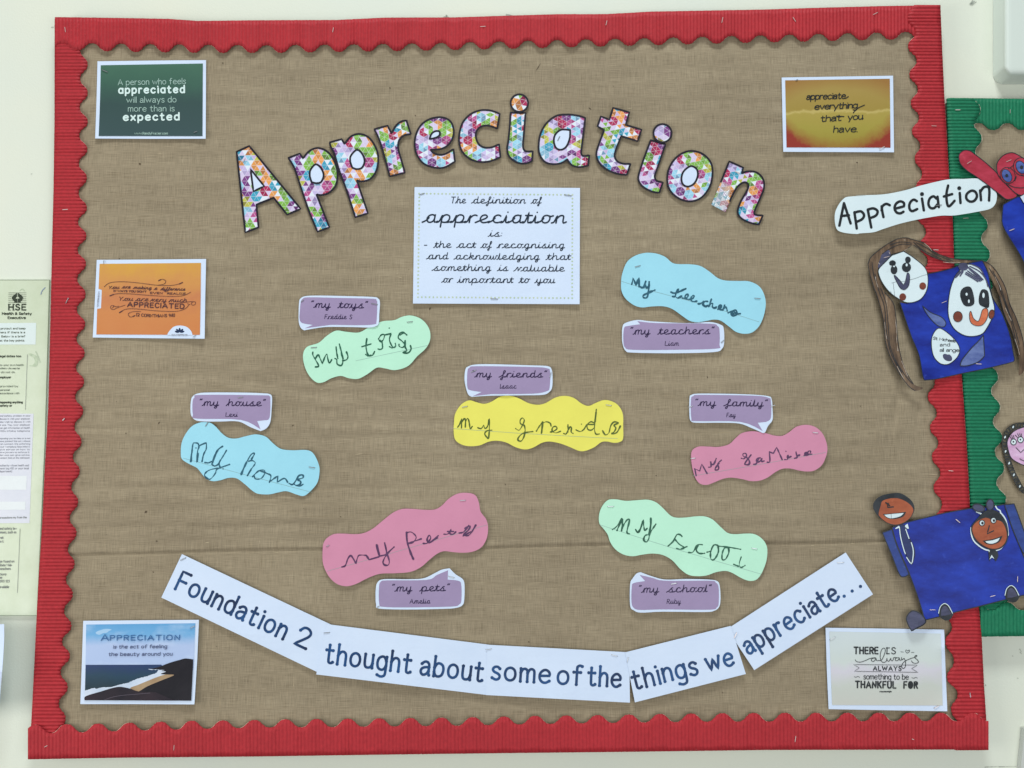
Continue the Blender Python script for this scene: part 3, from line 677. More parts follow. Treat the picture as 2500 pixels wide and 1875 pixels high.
# ================================================================== the arched title
A1, A2, A3, A4 = Z(560,270,K5), Z(900,200,K5), Z(1240,200,K5), Z(1500,270,K5)
GL = 'triangle patterned letters of the arched title'
def big_letter(name_in_label, z, outer, counters=(), rot=0, side=.0112, d=SHEET, open_line=None, dot=None, staples=()):
    o = shape(z, outer, 6)
    cx = sum(p[0] for p in o)/len(o); cy = sum(p[1] for p in o)/len(o)
    T = Thing('title_letter', name_in_label, 'cut-out letter', (cx, cy), d, GL, lifts=[(cx, max(p[1] for p in o), 60, .0012)], wob=.0004)
    m = mosaic_material('triangle_mosaic', rot, side, random.randint(1, 9))
    T.poly('patterned_card', o, m, 0, .0005)
    loops = [o]
    for c in counters:
        q = shape(z, c, 6); T.poly('white_counter', q, 'white', .00022); loops.append(q)
    if open_line:
        T.ribbon('black_outline', strokes(z, open_line, 6) + [lp + [lp[0]] for lp in loops[1:]], 4.7, 'outline', .0004)
    else: T.outline('black_outline', loops, 4.7)
    if dot:
        e = [(z.o[0] + x/z.k, z.o[1] + y/z.k) for x, y in ellipse(*dot, n=28)]
        dp = T.poly('letter_dot', e, mosaic_material('triangle_mosaic', rot + .3, side*1.25, random.randint(1, 9)), .0009, .0005)
        T.outline('dot_outline', [e], 4.7, dz=.00125)
    for s_ in staples: T.staple(*s_)
    return T
RD = math.radians
big_letter('triangle patterned capital letter A starting the arched title', A1, '98,555* 268,478* 962,1325* 780,1405* 598,1175* 365,1268* 393,1575* 215,1645*', ['285,790* 470,1020* 325,1090*'], RD(0), .0112, staples=[(593,396,598,386,'staple_bright')])
big_letter('letter p next to the capital A in the patterned title', A1, '795,640* 950,580* 995,645* 1080,545 1200,505 1330,560 1420,690 1460,850 1435,1010 1340,1110 1240,1140 1175,1130* 1350,1575* 1190,1635* 1080,1370 980,1080 900,840 860,740', ['1095,800 1165,725 1235,775 1272,870 1240,960 1175,980 1110,965* 1085,880'], RD(0), .0112)
big_letter('letter p just before the letter r in the patterned title', A1, '1355,430* 1515,385* 1555,450* 1640,350 1760,315 1890,370 1985,520 2010,670 1975,830 1890,930 1780,955 1720,940* 1870,1385* 1700,1440* 1590,1100 1480,800 1420,590 1370,490', ['1640,610 1720,530 1790,580 1825,680 1790,770 1720,790 1660,770* 1632,690'], RD(0), .0112, d=SHEET+.0008)
big_letter('letter r of the patterned title', A2, '75,640* 255,590* 310,695* 370,590 440,535 510,520* 570,705* 480,720 410,790 400,900 440,1050 490,1225* 285,1275* 200,960 140,770', (), RD(38), .0096)
big_letter('letter e of the patterned title', A2, '835,915* 990,900 1100,820 1150,680 1110,540 1000,480 860,490 730,560 650,680 620,830 650,980 740,1100 880,1155 1020,1155 1165,1075* 1145,905* 1050,965 960,985 880,960', ['822,770* 850,700 900,665 955,670 955,720 900,755'], RD(28), .0096)
big_letter('letter c of the patterned title', A2, '1770,430* 1640,385 1500,385 1370,440 1270,550 1225,700 1225,830 1270,950 1370,1040 1500,1080 1640,1070 1780,1015* 1760,840* 1670,880 1560,885 1480,830 1445,720 1480,630 1560,590 1660,600 1735,630*', (), RD(30), .0096)
big_letter('first letter i of the patterned title, between the c and the a', A3, '35,415* 238,420* 215,700 203,860 225,925 270,940 335,935* 325,1070* 240,1100 130,1090 20,1010 -10,900 5,800 25,600', (), RD(30), .0100, dot=(155,285,118,118))
big_letter('letter a of the patterned title', A3, '1045,485* 940,455 800,440 650,460 520,560 440,700 415,860 430,980 500,1080 610,1110 720,1095 800,1045* 860,1120 960,1150 1080,1130* 1100,990* 1020,1000 990,960 1000,850', ['840,650* 835,760 790,870 720,915 650,890 620,800 640,710 720,645'], RD(30), .0096, staples=[(1361,344,1367,332)])
big_letter('letter t of the patterned title', A3, '1420,350* 1640,410* 1590,580* 1805,645* 1750,800* 1530,730* 1450,940 1445,1020 1490,1080 1570,1105 1655,1105* 1605,1255* 1480,1240 1350,1190 1240,1100 1195,990 1215,880 1300,650* 1210,600* 1255,465* 1370,510*', (), RD(10), .0098)
big_letter('second letter i of the patterned title, between the t and the o', A4, '490,400* 690,455* 610,690 560,830 545,890 570,945 655,970* 605,1110* 500,1090 390,1030 335,960 325,880 380,700 430,560', (), RD(10), .0098, dot=(650,305,123,123), staples=[(1608,344,1614,338)])
big_letter('letter o of the patterned title', A4, '1060,545 1200,590 1300,700 1325,840 1290,1020 1180,1170 1030,1225 880,1190 760,1090 715,960 730,800 810,660 930,570', ['1030,750 1110,790 1125,880 1080,980 1000,1025 930,1000 905,920 935,820'], RD(10), .0096)
nT = big_letter('letter n with a crinkled left leg ending the patterned title', A4, '1550,685* 1740,770* 1720,850* 1800,820 1920,835 2005,920 2020,1040 1960,1200 1890,1370 1920,1410 2005,1415* 1950,1540* 1820,1510 1710,1450 1665,1370 1700,1240 1800,1060 1800,985 1740,970 1660,1030 1590,1150 1500,1370* 1310,1270* 1440,960', (), RD(10), .0096,
   open_line='1440,960 1550,685* 1740,770* 1720,850* 1800,820 1920,835 2005,920 2020,1040 1960,1200 1890,1370 1920,1410 2005,1415* 1950,1540* 1820,1510 1710,1450 1665,1370 1700,1240 1800,1060 1800,985 1740,970 1660,1030 1590,1150 1560,1220', staples=[(1794,418,1806,423,'staple_bright')])
k = N('clear_tape', .12, .8); k.b.inputs['Alpha'].default_value = .35; k.col(rgb(240,240,236)); k.bump(k.noise(k.obj(), 180, 4, .7), .004, 1); MAT['tape'] = k.m
nT.poly('clear_tape', shape(A4, '1450,960* 1570,1010* 1545,1230* 1495,1365* 1315,1270* 1400,1080*', 1), 'tape', .0008, .0002)

# ================================================================== the definition sheet
D = Z(1000,450,2212/430)
T = Thing('definition_sheet', 'white landscape sheet with the handwritten-style definition of appreciation under the title', 'paper sheet', (1212,600), SHEET, lifts=[(1012,457,60,.0012),(1416,742,110,.0024),(1008,741,90,.0018)], wob=.0007)
T.poly('paper', shape(D, '62,35* 1100,38* 2140,45* 2135,1505* 42,1497*', 1), 'white', 0, .0004)
ln = []
for (s_, x0, x1, b0, xh) in (('The',515,708,235,56),('definition',775,1460,236,56),('of',1525,1655,238,56),('is:',985,1155,653,56),('-',180,216,790,56),('the',300,525,793,56),('act',590,830,794,56),('of',892,1030,796,56),
        ('recognising',1095,1950,797,56),('and',210,488,937,56),('acknowledging',555,1635,940,56),('that',1710,2022,945,56),('something',280,1025,1082,56),('is',1100,1240,1085,56),('valuable',1308,1948,1089,56),
        ('or',402,540,1230,56),('important',597,1300,1233,56),('to',1370,1508,1235,56),('you',1570,1828,1237,56)):
    ln += text(D, s_, x0, b0, x1, b0 + (x1-x0)*.004, xh*.9, 'curs', .18)
T.words('lettering', ln, 2.1, 'ink', .0003, gap=3.0)
for g in text(D, 'appreciation', 158, 476, 1972, 486, 96, 'curs', .18, groups=True): T.ribbon('title_lettering', g, 3.8, 'ink', .0003)
V, Fs = [], []
def star(x, y, r):
    i = len(V)
    for j in range(10):
        q = r if j % 2 == 0 else r*.45; a = -math.pi/2 + j*math.pi/5; X = D.o[0]+(x+q*math.cos(a))/D.k; Y = D.o[1]+(y+q*math.sin(a))/D.k
        V.append(at(X, Y, T.depth(X, Y) + .0003))
    Fs.append(tuple(reversed(range(i, i+10))))
for i in range(41):
    t = i/40; star(120+1925*t, 116+16*t, 15); star(104+1938*t, 1416+12*t, 15)
for i in range(1, 28):
    t = i/28; star(122-18*t, 116+1300*t, 15); star(2045-4*t, 132+1296*t, 15)
setp(T.mk('star_border', V, Fs, 'star'), kind='stuff')
T.staple(1023,475.5,1037,471.5); T.staple(1377,475,1396,478); T.staple(1197,729,1216,730)

# ================================================================== coloured clouds in the children's writing
Q = {(c, r): Z((0,625,1250,1875)[c], (0,470,940,1405)[r], K4) for c in range(4) for r in range(4)}
GC = 'wavy coloured paper clouds with children\'s writing'
def cloud(label, z, outline, mat, pen, writing, w=2.4, rule=None, staples=(), d=SHEET, thick=(), lifts=None, wz=None):
    wz = wz or z
    o = shape(z, outline, 5); xs = [p[0] for p in o]; ys = [p[1] for p in o]; c = (sum(xs)/len(o), sum(ys)/len(o))
    lf = lifts if lifts is not None else [(c[0]+random.uniform(-40,40), max(ys), 80, .0035), (max(xs), c[1], 55, .002), (min(xs), c[1]+15, 50, .0015)]
    T = Thing('paper_cloud', label, 'paper cloud', c, d, GC, lifts=lf, wob=.0006)
    T.poly('coloured_paper', o, mat, 0, .0004)
    if rule: T.ribbon('ruled_line', strokes(z, rule, 2), .7, 'pencil', .00022)
    T.words('handwriting', strokes(wz, writing, 5), w*1.32, pen, .0003, vary=.45)
    if thick: T.words('thick_handwriting', strokes(wz, thick, 5), w*1.8, pen, .00035, vary=.3)
    for s_ in staples: T.staple(*s_)
    return T
def sp(z, x0, y0, x1, y1): return (z.o[0]+x0/z.k, z.o[1]+y0/z.k, z.o[0]+x1/z.k, z.o[1]+y1/z.k)
z = Q[1,1]
cloud('mint green wavy cloud reading my tois in green pen, under the my toys label', z,
 '405,1400 440,1330 540,1295 610,1235 690,1190 780,1200 890,1205 990,1150 1090,1110 1190,1100 1260,1070 1340,1060 1430,1095 1490,1170 1502,1260 1465,1340 1390,1410 1310,1495 1200,1530 1110,1515 1040,1510 960,1565 880,1605 800,1600 730,1580 650,1600 580,1635 520,1635 460,1580 420,1500',
 'green', 'pen_green', '490,1375 490,1400 512,1440 540,1495 510,1503/512,1430 535,1398 550,1425 572,1475* 592,1420 610,1392 618,1430 632,1470 652,1440/690,1330 695,1380 705,1430/718,1305 735,1370 752,1432/680,1430 695,1440 700,1478 735,1490 748,1450 735,1380/745,1450 780,1440 792,1412 778,1372/955,1258 948,1330 965,1398 1000,1405 1022,1370/912,1328 990,1305/945,1395 965,1410 990,1400/1055,1262 1078,1228 1105,1225 1100,1262 1080,1283 1062,1272/1085,1283 1090,1338 1070,1352 1052,1348/1105,1228* 1165,1215* 1150,1270 1178,1332 1202,1325 1200,1300/1150,1328 1172,1340/1148,1168/1300,1228 1272,1205 1238,1215 1226,1252 1258,1280 1282,1312 1262,1335 1235,1325 1232,1308/1285,1275 1285,1330 1300,1362 1265,1378 1310,1382 1336,1350 1330,1318/1240,1228 1275,1212 1300,1228',
 2.5, '860,1450 1475,1318', [sp(z,470,1337,526,1333), sp(z,1298,1117,1352,1112)])
z = Q[2,1]
cloud('sky blue wavy cloud reading My teechers in blue pen, above the my teachers label', z,
 '940,780 950,700 990,600 1060,545 1150,520 1240,525 1320,555 1380,605 1440,617 1530,618 1620,632 1700,680 1770,735 1840,758 1950,762 2040,765 2120,800 2165,860 2187,950 2170,1060 2130,1150 2070,1205 2000,1217 1930,1200 1870,1155 1800,1105 1740,1095 1680,1105 1600,1117 1530,1105 1470,1065 1380,1003 1300,980 1200,982 1120,990 1050,970 980,915 945,850',
 'blue', 'pen_blue', '92,180* 106,118* 134,188* 162,118* 166,205*/180,205 190,214 212,208 222,180 232,150/230,190 238,212 256,208/266,155* 262,220 252,290 238,316 212,314 204,298 230,278 322,238/558,230 536,262 530,300 552,318 590,298/484,258 530,268 632,224/500,302 520,304/600,318 632,320 654,300 652,282 636,284 624,306 636,326 664,332/664,332 700,322 716,300 704,292 684,316 690,346 712,354 742,348/756,376 780,372 808,352/850,352 822,352 804,380 828,402 852,392/888,330* 862,402*/868,392 888,372 902,374 898,404 918,418 938,408/954,430 980,414 988,394 972,390 960,410 972,432 1000,436/1020,390* 1004,438*/1008,424 1026,408 1040,420 1046,444/1056,464 1090,452 1128,438 1144,462 1134,488 1106,498 1090,476 1100,452/1090,452 1120,492/1110,444 1136,482/1092,476 1142,462/1144,478 1176,474',
 3.3, '945,765 1235,855 1700,980 2130,1115', [sp(z,1058,642,1108,628), sp(z,2088,910,2142,914)], d=SHEET+.0006, wz=Z(1520,650,4.0968))
z = Q[2,2]
cloud('yellow wavy cloud reading my frends in the centre of the board', z,
 '-500,330 -490,250 -440,170 -370,132 -300,150 -240,162 -180,145 -100,100 -20,92 60,115 140,155 220,170 290,155 370,110 450,93 530,110 600,160 660,180 720,155 790,130 860,140 920,180 955,250 958,350 957,460 930,490 880,498 820,487 770,492 710,535 640,565 580,568 500,535 420,505 330,487 260,497 180,540 110,555 30,535 -50,495 -130,480 -200,488 -280,520 -370,527 -440,510 -490,470 -503,400',
 'yellow', 'pen_olive', '22,190 38,166 52,130/52,130* 50,196*/56,150 70,128 80,140 78,190*/80,150 94,126 104,140 110,176 116,202 130,184/170,194 196,200 214,174* 224,200 244,180 254,128* 256,200 250,270 236,262 222,240 236,218 274,212/450,200 476,212 500,176 514,140 500,122 484,138 486,164 512,176 520,210 512,258 492,292 468,286 474,262 508,234 578,222/604,218 622,188 650,150/648,160 640,236*/652,160 676,150 704,160 712,182/706,226 730,220 756,200 744,184 724,192 720,216 744,232 782,220/804,236 822,240 836,210 836,168* 836,226*/838,212 852,188 862,196 860,224 874,236/896,210 926,222 952,208 974,172/1046,58* 1038,130 1032,200 1042,240 1068,240/1032,160 1004,150 978,176 984,206 1008,212 1030,196/984,170 1034,170/1092,216 1112,246 1138,232 1152,180 1176,152 1210,158 1176,176 1190,196 1176,226 1158,238 1196,230 1224,180/936,168',
 2.2, '-503,375 60,415 910,462', [sp(z,-433,192,-381,182), sp(z,808,170,860,178)], wz=Z(1110,980,3.0238), thick='604,218/1044,80 1036,150/650,152 642,230')
z = Q[0,2]
cloud('sky blue wavy cloud reading my hows, under the my house label', z,
 '1558,590 1565,500 1600,420 1660,350 1740,320 1810,325 1860,360 1910,415 1970,455 2040,460 2120,440 2206,425 2290,445 2350,500 2420,550 2520,562 2640,560 2700,590 2745,680 2753,750 2735,840 2680,910 2620,955 2560,945 2470,915 2400,925 2320,942 2230,938 2180,915 2110,855 2040,805 1970,800 1900,820 1830,828 1770,800 1720,740 1690,710 1630,680 1570,640',
 'blue', 'pen_blue', '30,282 36,180 48,98 68,90 98,96 108,130 94,180 86,286*/104,130 130,110 184,88* 184,150 156,210 140,284*/168,292 206,296 238,282/240,310 270,328 310,310 322,280/394,166 356,230 318,296 330,350*/330,350 250,360 190,386 166,428 212,466 246,446 280,400 300,360 426,312/596,300 640,220 670,196 680,208 650,260/622,280 660,272 690,300 650,360 608,430*/662,440 692,408 732,376 780,372 790,402 760,450 730,464 690,460 680,430/740,380 780,392 812,406 852,430 836,498*/840,490 924,430* 918,498* 990,456 1026,498*/1040,508 1076,520 1110,480 1140,430 1180,422 1184,450 1130,470 1160,490 1150,520 1110,528 1090,510/1110,528 1150,536 1184,518/78,142/358,358',
 2.4, '1580,630 2100,770 2690,925', [sp(z,1768,356,1792,320), sp(z,2660,705,2716,714)], d=SHEET+.0002, wz=Z(460,1060,4.233), thick='38,170 28,230 22,282/98,200 90,280/352,126 306,160 270,230 246,300/600,290 572,350 545,416')
z = Q[2,2]
cloud('pink wavy cloud reading My family in purple pen, under the my family label', z,
 '1545,590 1560,555 1610,530 1690,530 1780,533 1870,510 1930,455 1980,415 2060,398 2140,405 2206,420 2260,435 2330,437 2390,405 2450,360 2530,343 2610,360 2670,410 2705,480 2718,550 2705,620 2670,690 2610,735 2550,745 2480,738 2400,720 2330,722 2270,750 2206,795 2140,822 2060,828 1980,810 1890,798 1820,808 1740,840 1680,860 1620,850 1580,800 1555,720 1545,650',
 'pink', 'pen_purple', '78,322* 64,254* 112,278* 132,210* 184,302*/200,240 222,234 218,184* 226,212 250,208 272,156*/322,172* 286,208 296,240 290,264 262,266 270,240 300,204/516,154 540,158 566,130 556,106 532,112 536,134 572,150 594,184 590,212 562,216 552,200 610,120/634,212 660,206 690,150/700,150 674,154 664,178 682,190 706,172 714,152* 712,184 736,180/766,192 792,184 786,92* 826,106* 858,48* 912,168*/936,166 962,164 968,120* 966,148 998,136/948,86/1032,154 1056,142 1044,88* 1052,128 1082,122/1124,126 1150,116 1152,100 1132,104 1136,124 1160,122 1180,110 1186,86 1166,86 1160,108 1178,116 1198,114/1130,120 1160,110',
 2.5, '1560,782 2100,690 2705,580', [sp(z,1537,634,1584,628), sp(z,2590,408,2640,414)], wz=Z(1680,1080,3.969))
z = Q[1,2]
cloud('pink wavy cloud reading my pets in purple pen, above the my pets label', z,
 '573,1450 580,1370 610,1320 670,1285 750,1280 850,1285 930,1275 1010,1235 1090,1170 1180,1100 1260,1068 1350,1067 1450,1075 1540,1072 1600,1040 1660,980 1740,935 1830,930 1890,950 1920,1010 1935,1090 1985,1160 2000,1240 1985,1330 1940,1400 1870,1435 1790,1445 1700,1440 1620,1432 1560,1455 1490,1510 1420,1570 1330,1610 1200,1622 1080,1625 1000,1648 930,1680 860,1715 780,1734 700,1715 640,1665 600,1600 576,1530',
 'pink', 'pen_purple', '740,1568 770,1555 790,1500 815,1470 840,1500 860,1538* 880,1475 905,1465 950,1468* 975,1505* 1060,1480/1108,1360 1122,1420 1128,1470/1190,1395 1130,1455 1095,1520 1108,1550 1140,1550 1148,1515 1128,1450/1060,1475 1125,1462/1297,1272 1340,1268 1380,1310 1352,1355 1310,1365* 1425,1325*/1440,1365 1475,1362 1505,1320 1492,1295 1474,1330 1490,1360 1530,1335 1570,1298/1540,1330 1565,1318/1620,1285 1655,1282 1682,1245* 1670,1280 1698,1285 1722,1265/1650,1262 1702,1262/1750,1275 1790,1265 1832,1210/1800,1235 1845,1215 1830,1250 1790,1290 1840,1290 1895,1205/1785,1300 1850,1265',
 2.7, '610,1605 1300,1410 1990,1205', [sp(z,606,1392,630,1380), sp(z,1755,996,1810,992)], thick='1297,1270 1303,1350 1330,1440 1356,1500/1040,1378 1052,1430 1062,1465')
z = Q[2,2]
cloud('mint green wavy cloud reading my scool in green pen, above the my school label', z,
 '752,1190 752,1110 780,1040 830,990 900,985 980,998 1080,992 1170,988 1240,1010 1300,1060 1360,1120 1410,1142 1490,1142 1580,1132 1660,1132 1730,1160 1800,1225 1860,1275 1930,1285 2010,1280 2090,1285 2160,1330 2198,1400 2195,1500 2170,1580 2140,1640 2100,1680 2040,1687 1970,1660 1900,1620 1840,1602 1760,1612 1680,1640 1600,1647 1520,1635 1450,1585 1380,1510 1300,1465 1210,1452 1120,1462 1040,1475 960,1460 890,1415 845,1350 825,1290 790,1240',
 'green', 'pen_green', '865,1245 900,1220 945,1150/945,1252* 965,1200 995,1160 1012,1168 990,1265 1012,1283/1065,1245 1085,1270 1108,1235 1130,1165* 1142,1248 1165,1235/1165,1290 1145,1300 1135,1335 1158,1352 1178,1325 1190,1275 1240,1198/1345,1388 1390,1345 1420,1290 1450,1290 1465,1305/1405,1330 1440,1370 1482,1400 1455,1416 1418,1408/1460,1410 1508,1392/1520,1443 1560,1438 1598,1380 1640,1375/1605,1380 1588,1420 1612,1450 1660,1450/1680,1440 1715,1432/1775,1382 1738,1380 1712,1440 1715,1500 1745,1500 1778,1440 1775,1385/1865,1402 1832,1405 1812,1450 1812,1502 1840,1500 1868,1445 1865,1400/1780,1388 1870,1398 1970,1415/1975,1482 1958,1540 1972,1572 2008,1555/1910,1545 1952,1562',
 2.5, '760,1205 1400,1410 2150,1630', [sp(z,820,1046,880,1046), sp(z,2062,1404,2116,1414)], thick='948,1155 925,1205 905,1252/952,1160 950,1210 944,1255/1196,1148 1195,1210 1180,1290')

# ================================================================== purple speech labels
GP = 'small purple speech bubble labels naming each answer'
def bubble(label, z, white, purple, words, name, wl, nl, d=SHEET+.0010, staples=()):
    o = shape(z, white, 4); xs = [p[0] for p in o]; ys = [p[1] for p in o]; c = (sum(xs)/len(o), sum(ys)/len(o))
    T = Thing('speech_label', label, 'speech bubble label', c, d, GP, lifts=[(c[0], max(ys), 60, .0018), (max(xs), max(ys), 40, .0022), (min(xs), c[1], 30, .001)], wob=.0004)
    T.poly('white_card', o, 'white', 0, .0004); T.poly('purple_panel', shape(z, purple, 4), 'purple', .0002)
    T.words('lettering', text(z, words, *wl, 'curs', .18, space=9), 2.3, 'violet_ink', .0004)
    T.ribbon('name_lettering', text(z, name, *nl, 'curs', .12), 1.5, 'violet_ink', .0004)
    for s_ in staples: T.staple(*s_)
z = Q[1,1]
bubble('purple speech label printed my toys, upper left of the mint cloud', z, '372,940 385,912 430,892 560,888 800,893 1010,900 1055,915 1068,950 1062,1050 1060,1110 1045,1145 980,1163 850,1160 620,1158 500,1172 415,1188* 385,1165 368,1110 368,1020',
 '385,950 400,918 450,903 700,908 1000,915 1038,930 1045,960 1038,1110 1020,1135 900,1143 640,1140* 420,1170* 490,1140* 400,1125 376,1090 378,1020', '“my toys”', 'Freddie S', (470,990,955,996,36), (592,1088,825,1090,24), staples=[sp(z,386,942,412,926), sp(z,992,955,1050,966)])
z = Q[2,1]
bubble('purple speech label printed my teachers, tucked under the blue cloud', z, '952,1160 975,1125 1080,1098 1200,1110 1500,1125 1700,1115 1800,1140 1825,1175 1828,1290 1810,1345 1740,1375 1400,1385 1050,1380 980,1365 952,1300 948,1220',
 '965,1170 1000,1150 1105,1135* 1080,1108* 1250,1125 1700,1130 1770,1150 1788,1185 1788,1310 1760,1345 1400,1355 1040,1355 975,1335 960,1280', '“my teachers”', 'Liam', (1015,1222,1735,1218,38), (1318,1318,1438,1318,24), d=SHEET, staples=[sp(z,1800,1296,1826,1272)])
bubble('purple speech label printed my friends, above the yellow cloud', P, '1136,903 1142,895 1160,890 1200,889 1300,892 1338,894 1347,903 1349,920 1348,945 1341,957 1325,964 1280,965 1200,966 1165,968 1152,969* 1143,963 1137,945 1134,925',
 '1141,908 1146,898 1165,894 1300,896 1335,899 1343,907 1342,945 1335,955 1300,961 1200,962* 1154,967* 1176,957* 1150,953 1141,945', '“my friends”', 'Isaac', (1151,920.5,1333,921,10), (1221,948,1261,948,6.5), staples=[(1342,922,1346,908),(1149,909,1163,903)])
bubble('purple speech label printed my house, above the blue cloud', P, '466,980 470,968 485,960 520,958 600,958.5 640,960 658,962 664,970 663,1000 660,1030 650,1046 636,1052.5* 612,1043 582,1029 540,1029 500,1029 478,1026 467,1015 465,1000',
 '470,982 475,970 490,964 640,965 657,967 660,975 658,1020 645,1026* 628,1028* 636,1048* 588,1025 480,1022 471,1012', '“my house”', 'Lexi', (486,990,646,991,10), (551,1017,580,1017,6.5), d=SHEET+.0012, staples=[(580,971,594,969)])
bubble('purple speech label printed my family, above the pink cloud', P, '1683.5,971 1688,964 1703,961 1760,961 1831,963 1875,967 1884,975 1886,1000 1886,1025 1875,1040 1868,1055 1862,1057* 1835,1045 1805,1034 1760,1032 1700,1032 1686,1027 1683,1010',
 '1687,975 1693,967 1710,964 1840,966 1876,971 1882,980 1882,1020 1870,1030* 1850,1032* 1862,1052* 1808,1030 1700,1028 1688,1022', '“my family”', 'Fay', (1696,990,1872,992,10), (1774,1018,1796,1018,6.5), staples=[(1680,994,1692,991),(1881,992,1893,989)])
z = Q[1,3]
bubble('purple speech label printed my pets, below the pink cloud', z, '1032,120 1045,62 1100,32 1300,32 1440,25 1540,-20 1600,-50 1668,-62* 1720,-10 1780,30 1797,80 1795,200 1780,255 1720,280 1600,288 1300,293 1060,285 1035,250 1030,180',
 '1060,100 1075,55 1130,42 1470,38 1560,-5 1655,-45* 1652,35* 1740,45 1768,75 1770,210 1750,250 1680,268 1300,275 1100,270 1062,245', '“my pets”', 'Amelia', (1168,136,1662,132,38), (1325,240,1502,240,25), staples=[sp(z,1656,5,1710,20), sp(z,1042,275,1062,262)])
z = Q[2,3]
bubble('purple speech label printed my school, below the mint cloud', z, '1018,75 1040,25 1075,-18 1110,-28* 1200,5 1320,35 1500,30 1700,35 1770,50 1790,90 1797,200 1785,270 1740,305 1650,315 1300,312 1110,320 1050,300 1018,260',
 '1032,100 1050,65 1148,48* 1100,-5* 1210,20 1320,45 1700,45 1755,60 1780,100 1782,230 1765,275 1700,295 1300,292 1110,297 1050,280 1030,230', '“my school”', 'Ruby', (1088,146,1712,140,38), (1335,242,1455,242,25), staples=[sp(z,1368,76,1424,64)])

# ================================================================== the five banner strips
GS = 'white banner strips with dark blue lettering'
def banner(label, quad, words, d, staples=(), wv=.0005, lifts=()):
    pts = P(quad); c = (sum(p[0] for p in pts)/4, sum(p[1] for p in pts)/4)
    T = Thing('banner_strip', label, 'banner strip', c, d, GS, lifts=lifts, wob=wv)
    T.poly('paper', [(p[0], p[1]) for p in pts], 'white', 0, .0004)
    for (s_, x0, y0, x1, y1, xh) in words:
        for g in text(P, s_, x0, y0, x1, y1, xh, 'sans', 0, gap=4.2, jit=.03, groups=True): T.ribbon('letter', g, 6.5, 'navy', .0003, cap=1.25)
    for s_ in staples: T.staple(*s_)
B0 = SHEET + .0002
banner('white banner strip reading Foundation 2, leftmost and sloping down', '444,1352.8* 813.4,1527.4* 775,1641* 393.8,1458.8*', [('Foundation', 428,1437, 690,1560, 31),('2', 718,1571, 746,1584, 31)], B0, [(440,1368,454,1361)], lifts=[(600,1550,120,.003)])
banner('white banner strip reading thought about, second from the left', '796,1523.5* 1194,1574* 1191.6,1697* 772,1646.5*', [('thought', 794,1617.5, 1001,1643.5, 32),('about', 1026,1646, 1176,1664, 32)], B0+.0009, [(790,1545.5,806,1544)], lifts=[(980,1672,120,.004)])
banner('white banner strip reading some of the, lowest in the middle', '1189,1574* 1536,1592.5* 1538,1715.5* 1186,1696.8*', [('some', 1201,1658.5, 1341,1667, 31),('of', 1361,1668.5, 1419,1672, 31),('the', 1436,1672.5, 1514,1676.5, 31)], B0+.0018, [(1185.5,1586,1201,1584),(1492,1598,1508,1602)], lifts=[(1350,1706,120,.004)])
banner('white banner strip reading things we, rising to the right', '1526,1592.8* 1784,1528* 1821,1645.5* 1550,1714.8*', [('things', 1550,1683, 1704,1645, 31),('we', 1730,1639, 1792,1622, 30)], B0+.0027, [(1531,1617,1534,1604),(1792,1558,1799,1544,'staple_bright')])
banner('white banner strip reading appreciate with three dots, at the right end', '1775,1536* 2064.8,1348.8* 2131.4,1451* 1841.5,1636*', [('appreciate', 1829,1598, 2050,1461, 30),('...', 2062,1457, 2101,1432, 30)], B0+.0016, [(2043,1374,2061,1372.5)])
# ================================================================== quote cards in the corners
GQ = 'printed quote cards near the corners and edge of the board'
def card(label, z, paper, lifts=(), d=SHEET, wob=.0006):
    o = shape(z, paper, 4); xs = [p[0] for p in o]; ys = [p[1] for p in o]; c = (sum(xs)/len(o), sum(ys)/len(o))
    T = Thing('quote_card', label, 'printed card', c, d, GQ, lifts=lifts, wob=wob); T.grid = 8
    T.poly('paper', o, 'white', 0, .0004); T.h = (at(c[0], max(ys), d).z - T.org.z, at(c[0], min(ys), d).z - T.org.z)
    return T
z = Q[0,0]
T = card('dark green quote card about a person who feels appreciated, in the upper left corner', z, '840,528* 1300,522* 1775,518* 1774,850* 1772,1195* 1300,1196* 820,1193* 832,850', [(242,150,22,-.0006),(503,147,40,.0016),(502,338,60,.0028),(235,337,40,.0018)])
T.poly('green_print', shape(z, '868,562* 1748,547* 1745,1173* 850,1172* 862,860', 3), vgrad('dark_green_print', [(0,(60,82,84)),(.45,(56,80,78)),(.7,(62,98,84)),(1,(72,112,92))], *T.h, blotch=.2), .0005)
T.words('thin_lettering', text(z,'A person who feels',1018,733,1600,722,33) + text(z,'will always do',1092,885,1518,880,33) + text(z,'more than is',1105,960,1502,958,33), 1.6, 'paleink', .0010)
T.words('bold_lettering', text(z,'ɑppreciɑted',1025,803,1588,797,40,gap=5.5) + text(z,'expected',1065,1037,1542,1032,40,gap=5.5), 4.0, 'whiteink', .0010)
T.ribbon('web_address', text(z,'www.RandyFrazier.com',1160,1158,1445,1158,13), 1.0, 'paleink', .0010)
T.staple(*sp(z,878,600,930,622),'staple',.0014); T.staple(*sp(z,1668,1142,1700,1130),'staple',.0014)
z = Z(220,620,2187/290)
T = card('orange quote card with curly dark lettering, halfway up the left side', z, '122,108* 1100,102* 2135,92* 2120,800* 2108,1560* 1000,1550* 48,1538* 90,800*', [(500,632,40,.0012),(496,826,70,.003),(228,824,40,.0012)])
def orange_extra(k, c, sx):
    sp_ = k.ramp(k.noise(k.obj(), 240, 4, .7), [(.66, (0,0,0)), (.74, (1,1,1))]); return k.mix(k.math('MULTIPLY', sp_, .5), c, rgb(232,180,130))
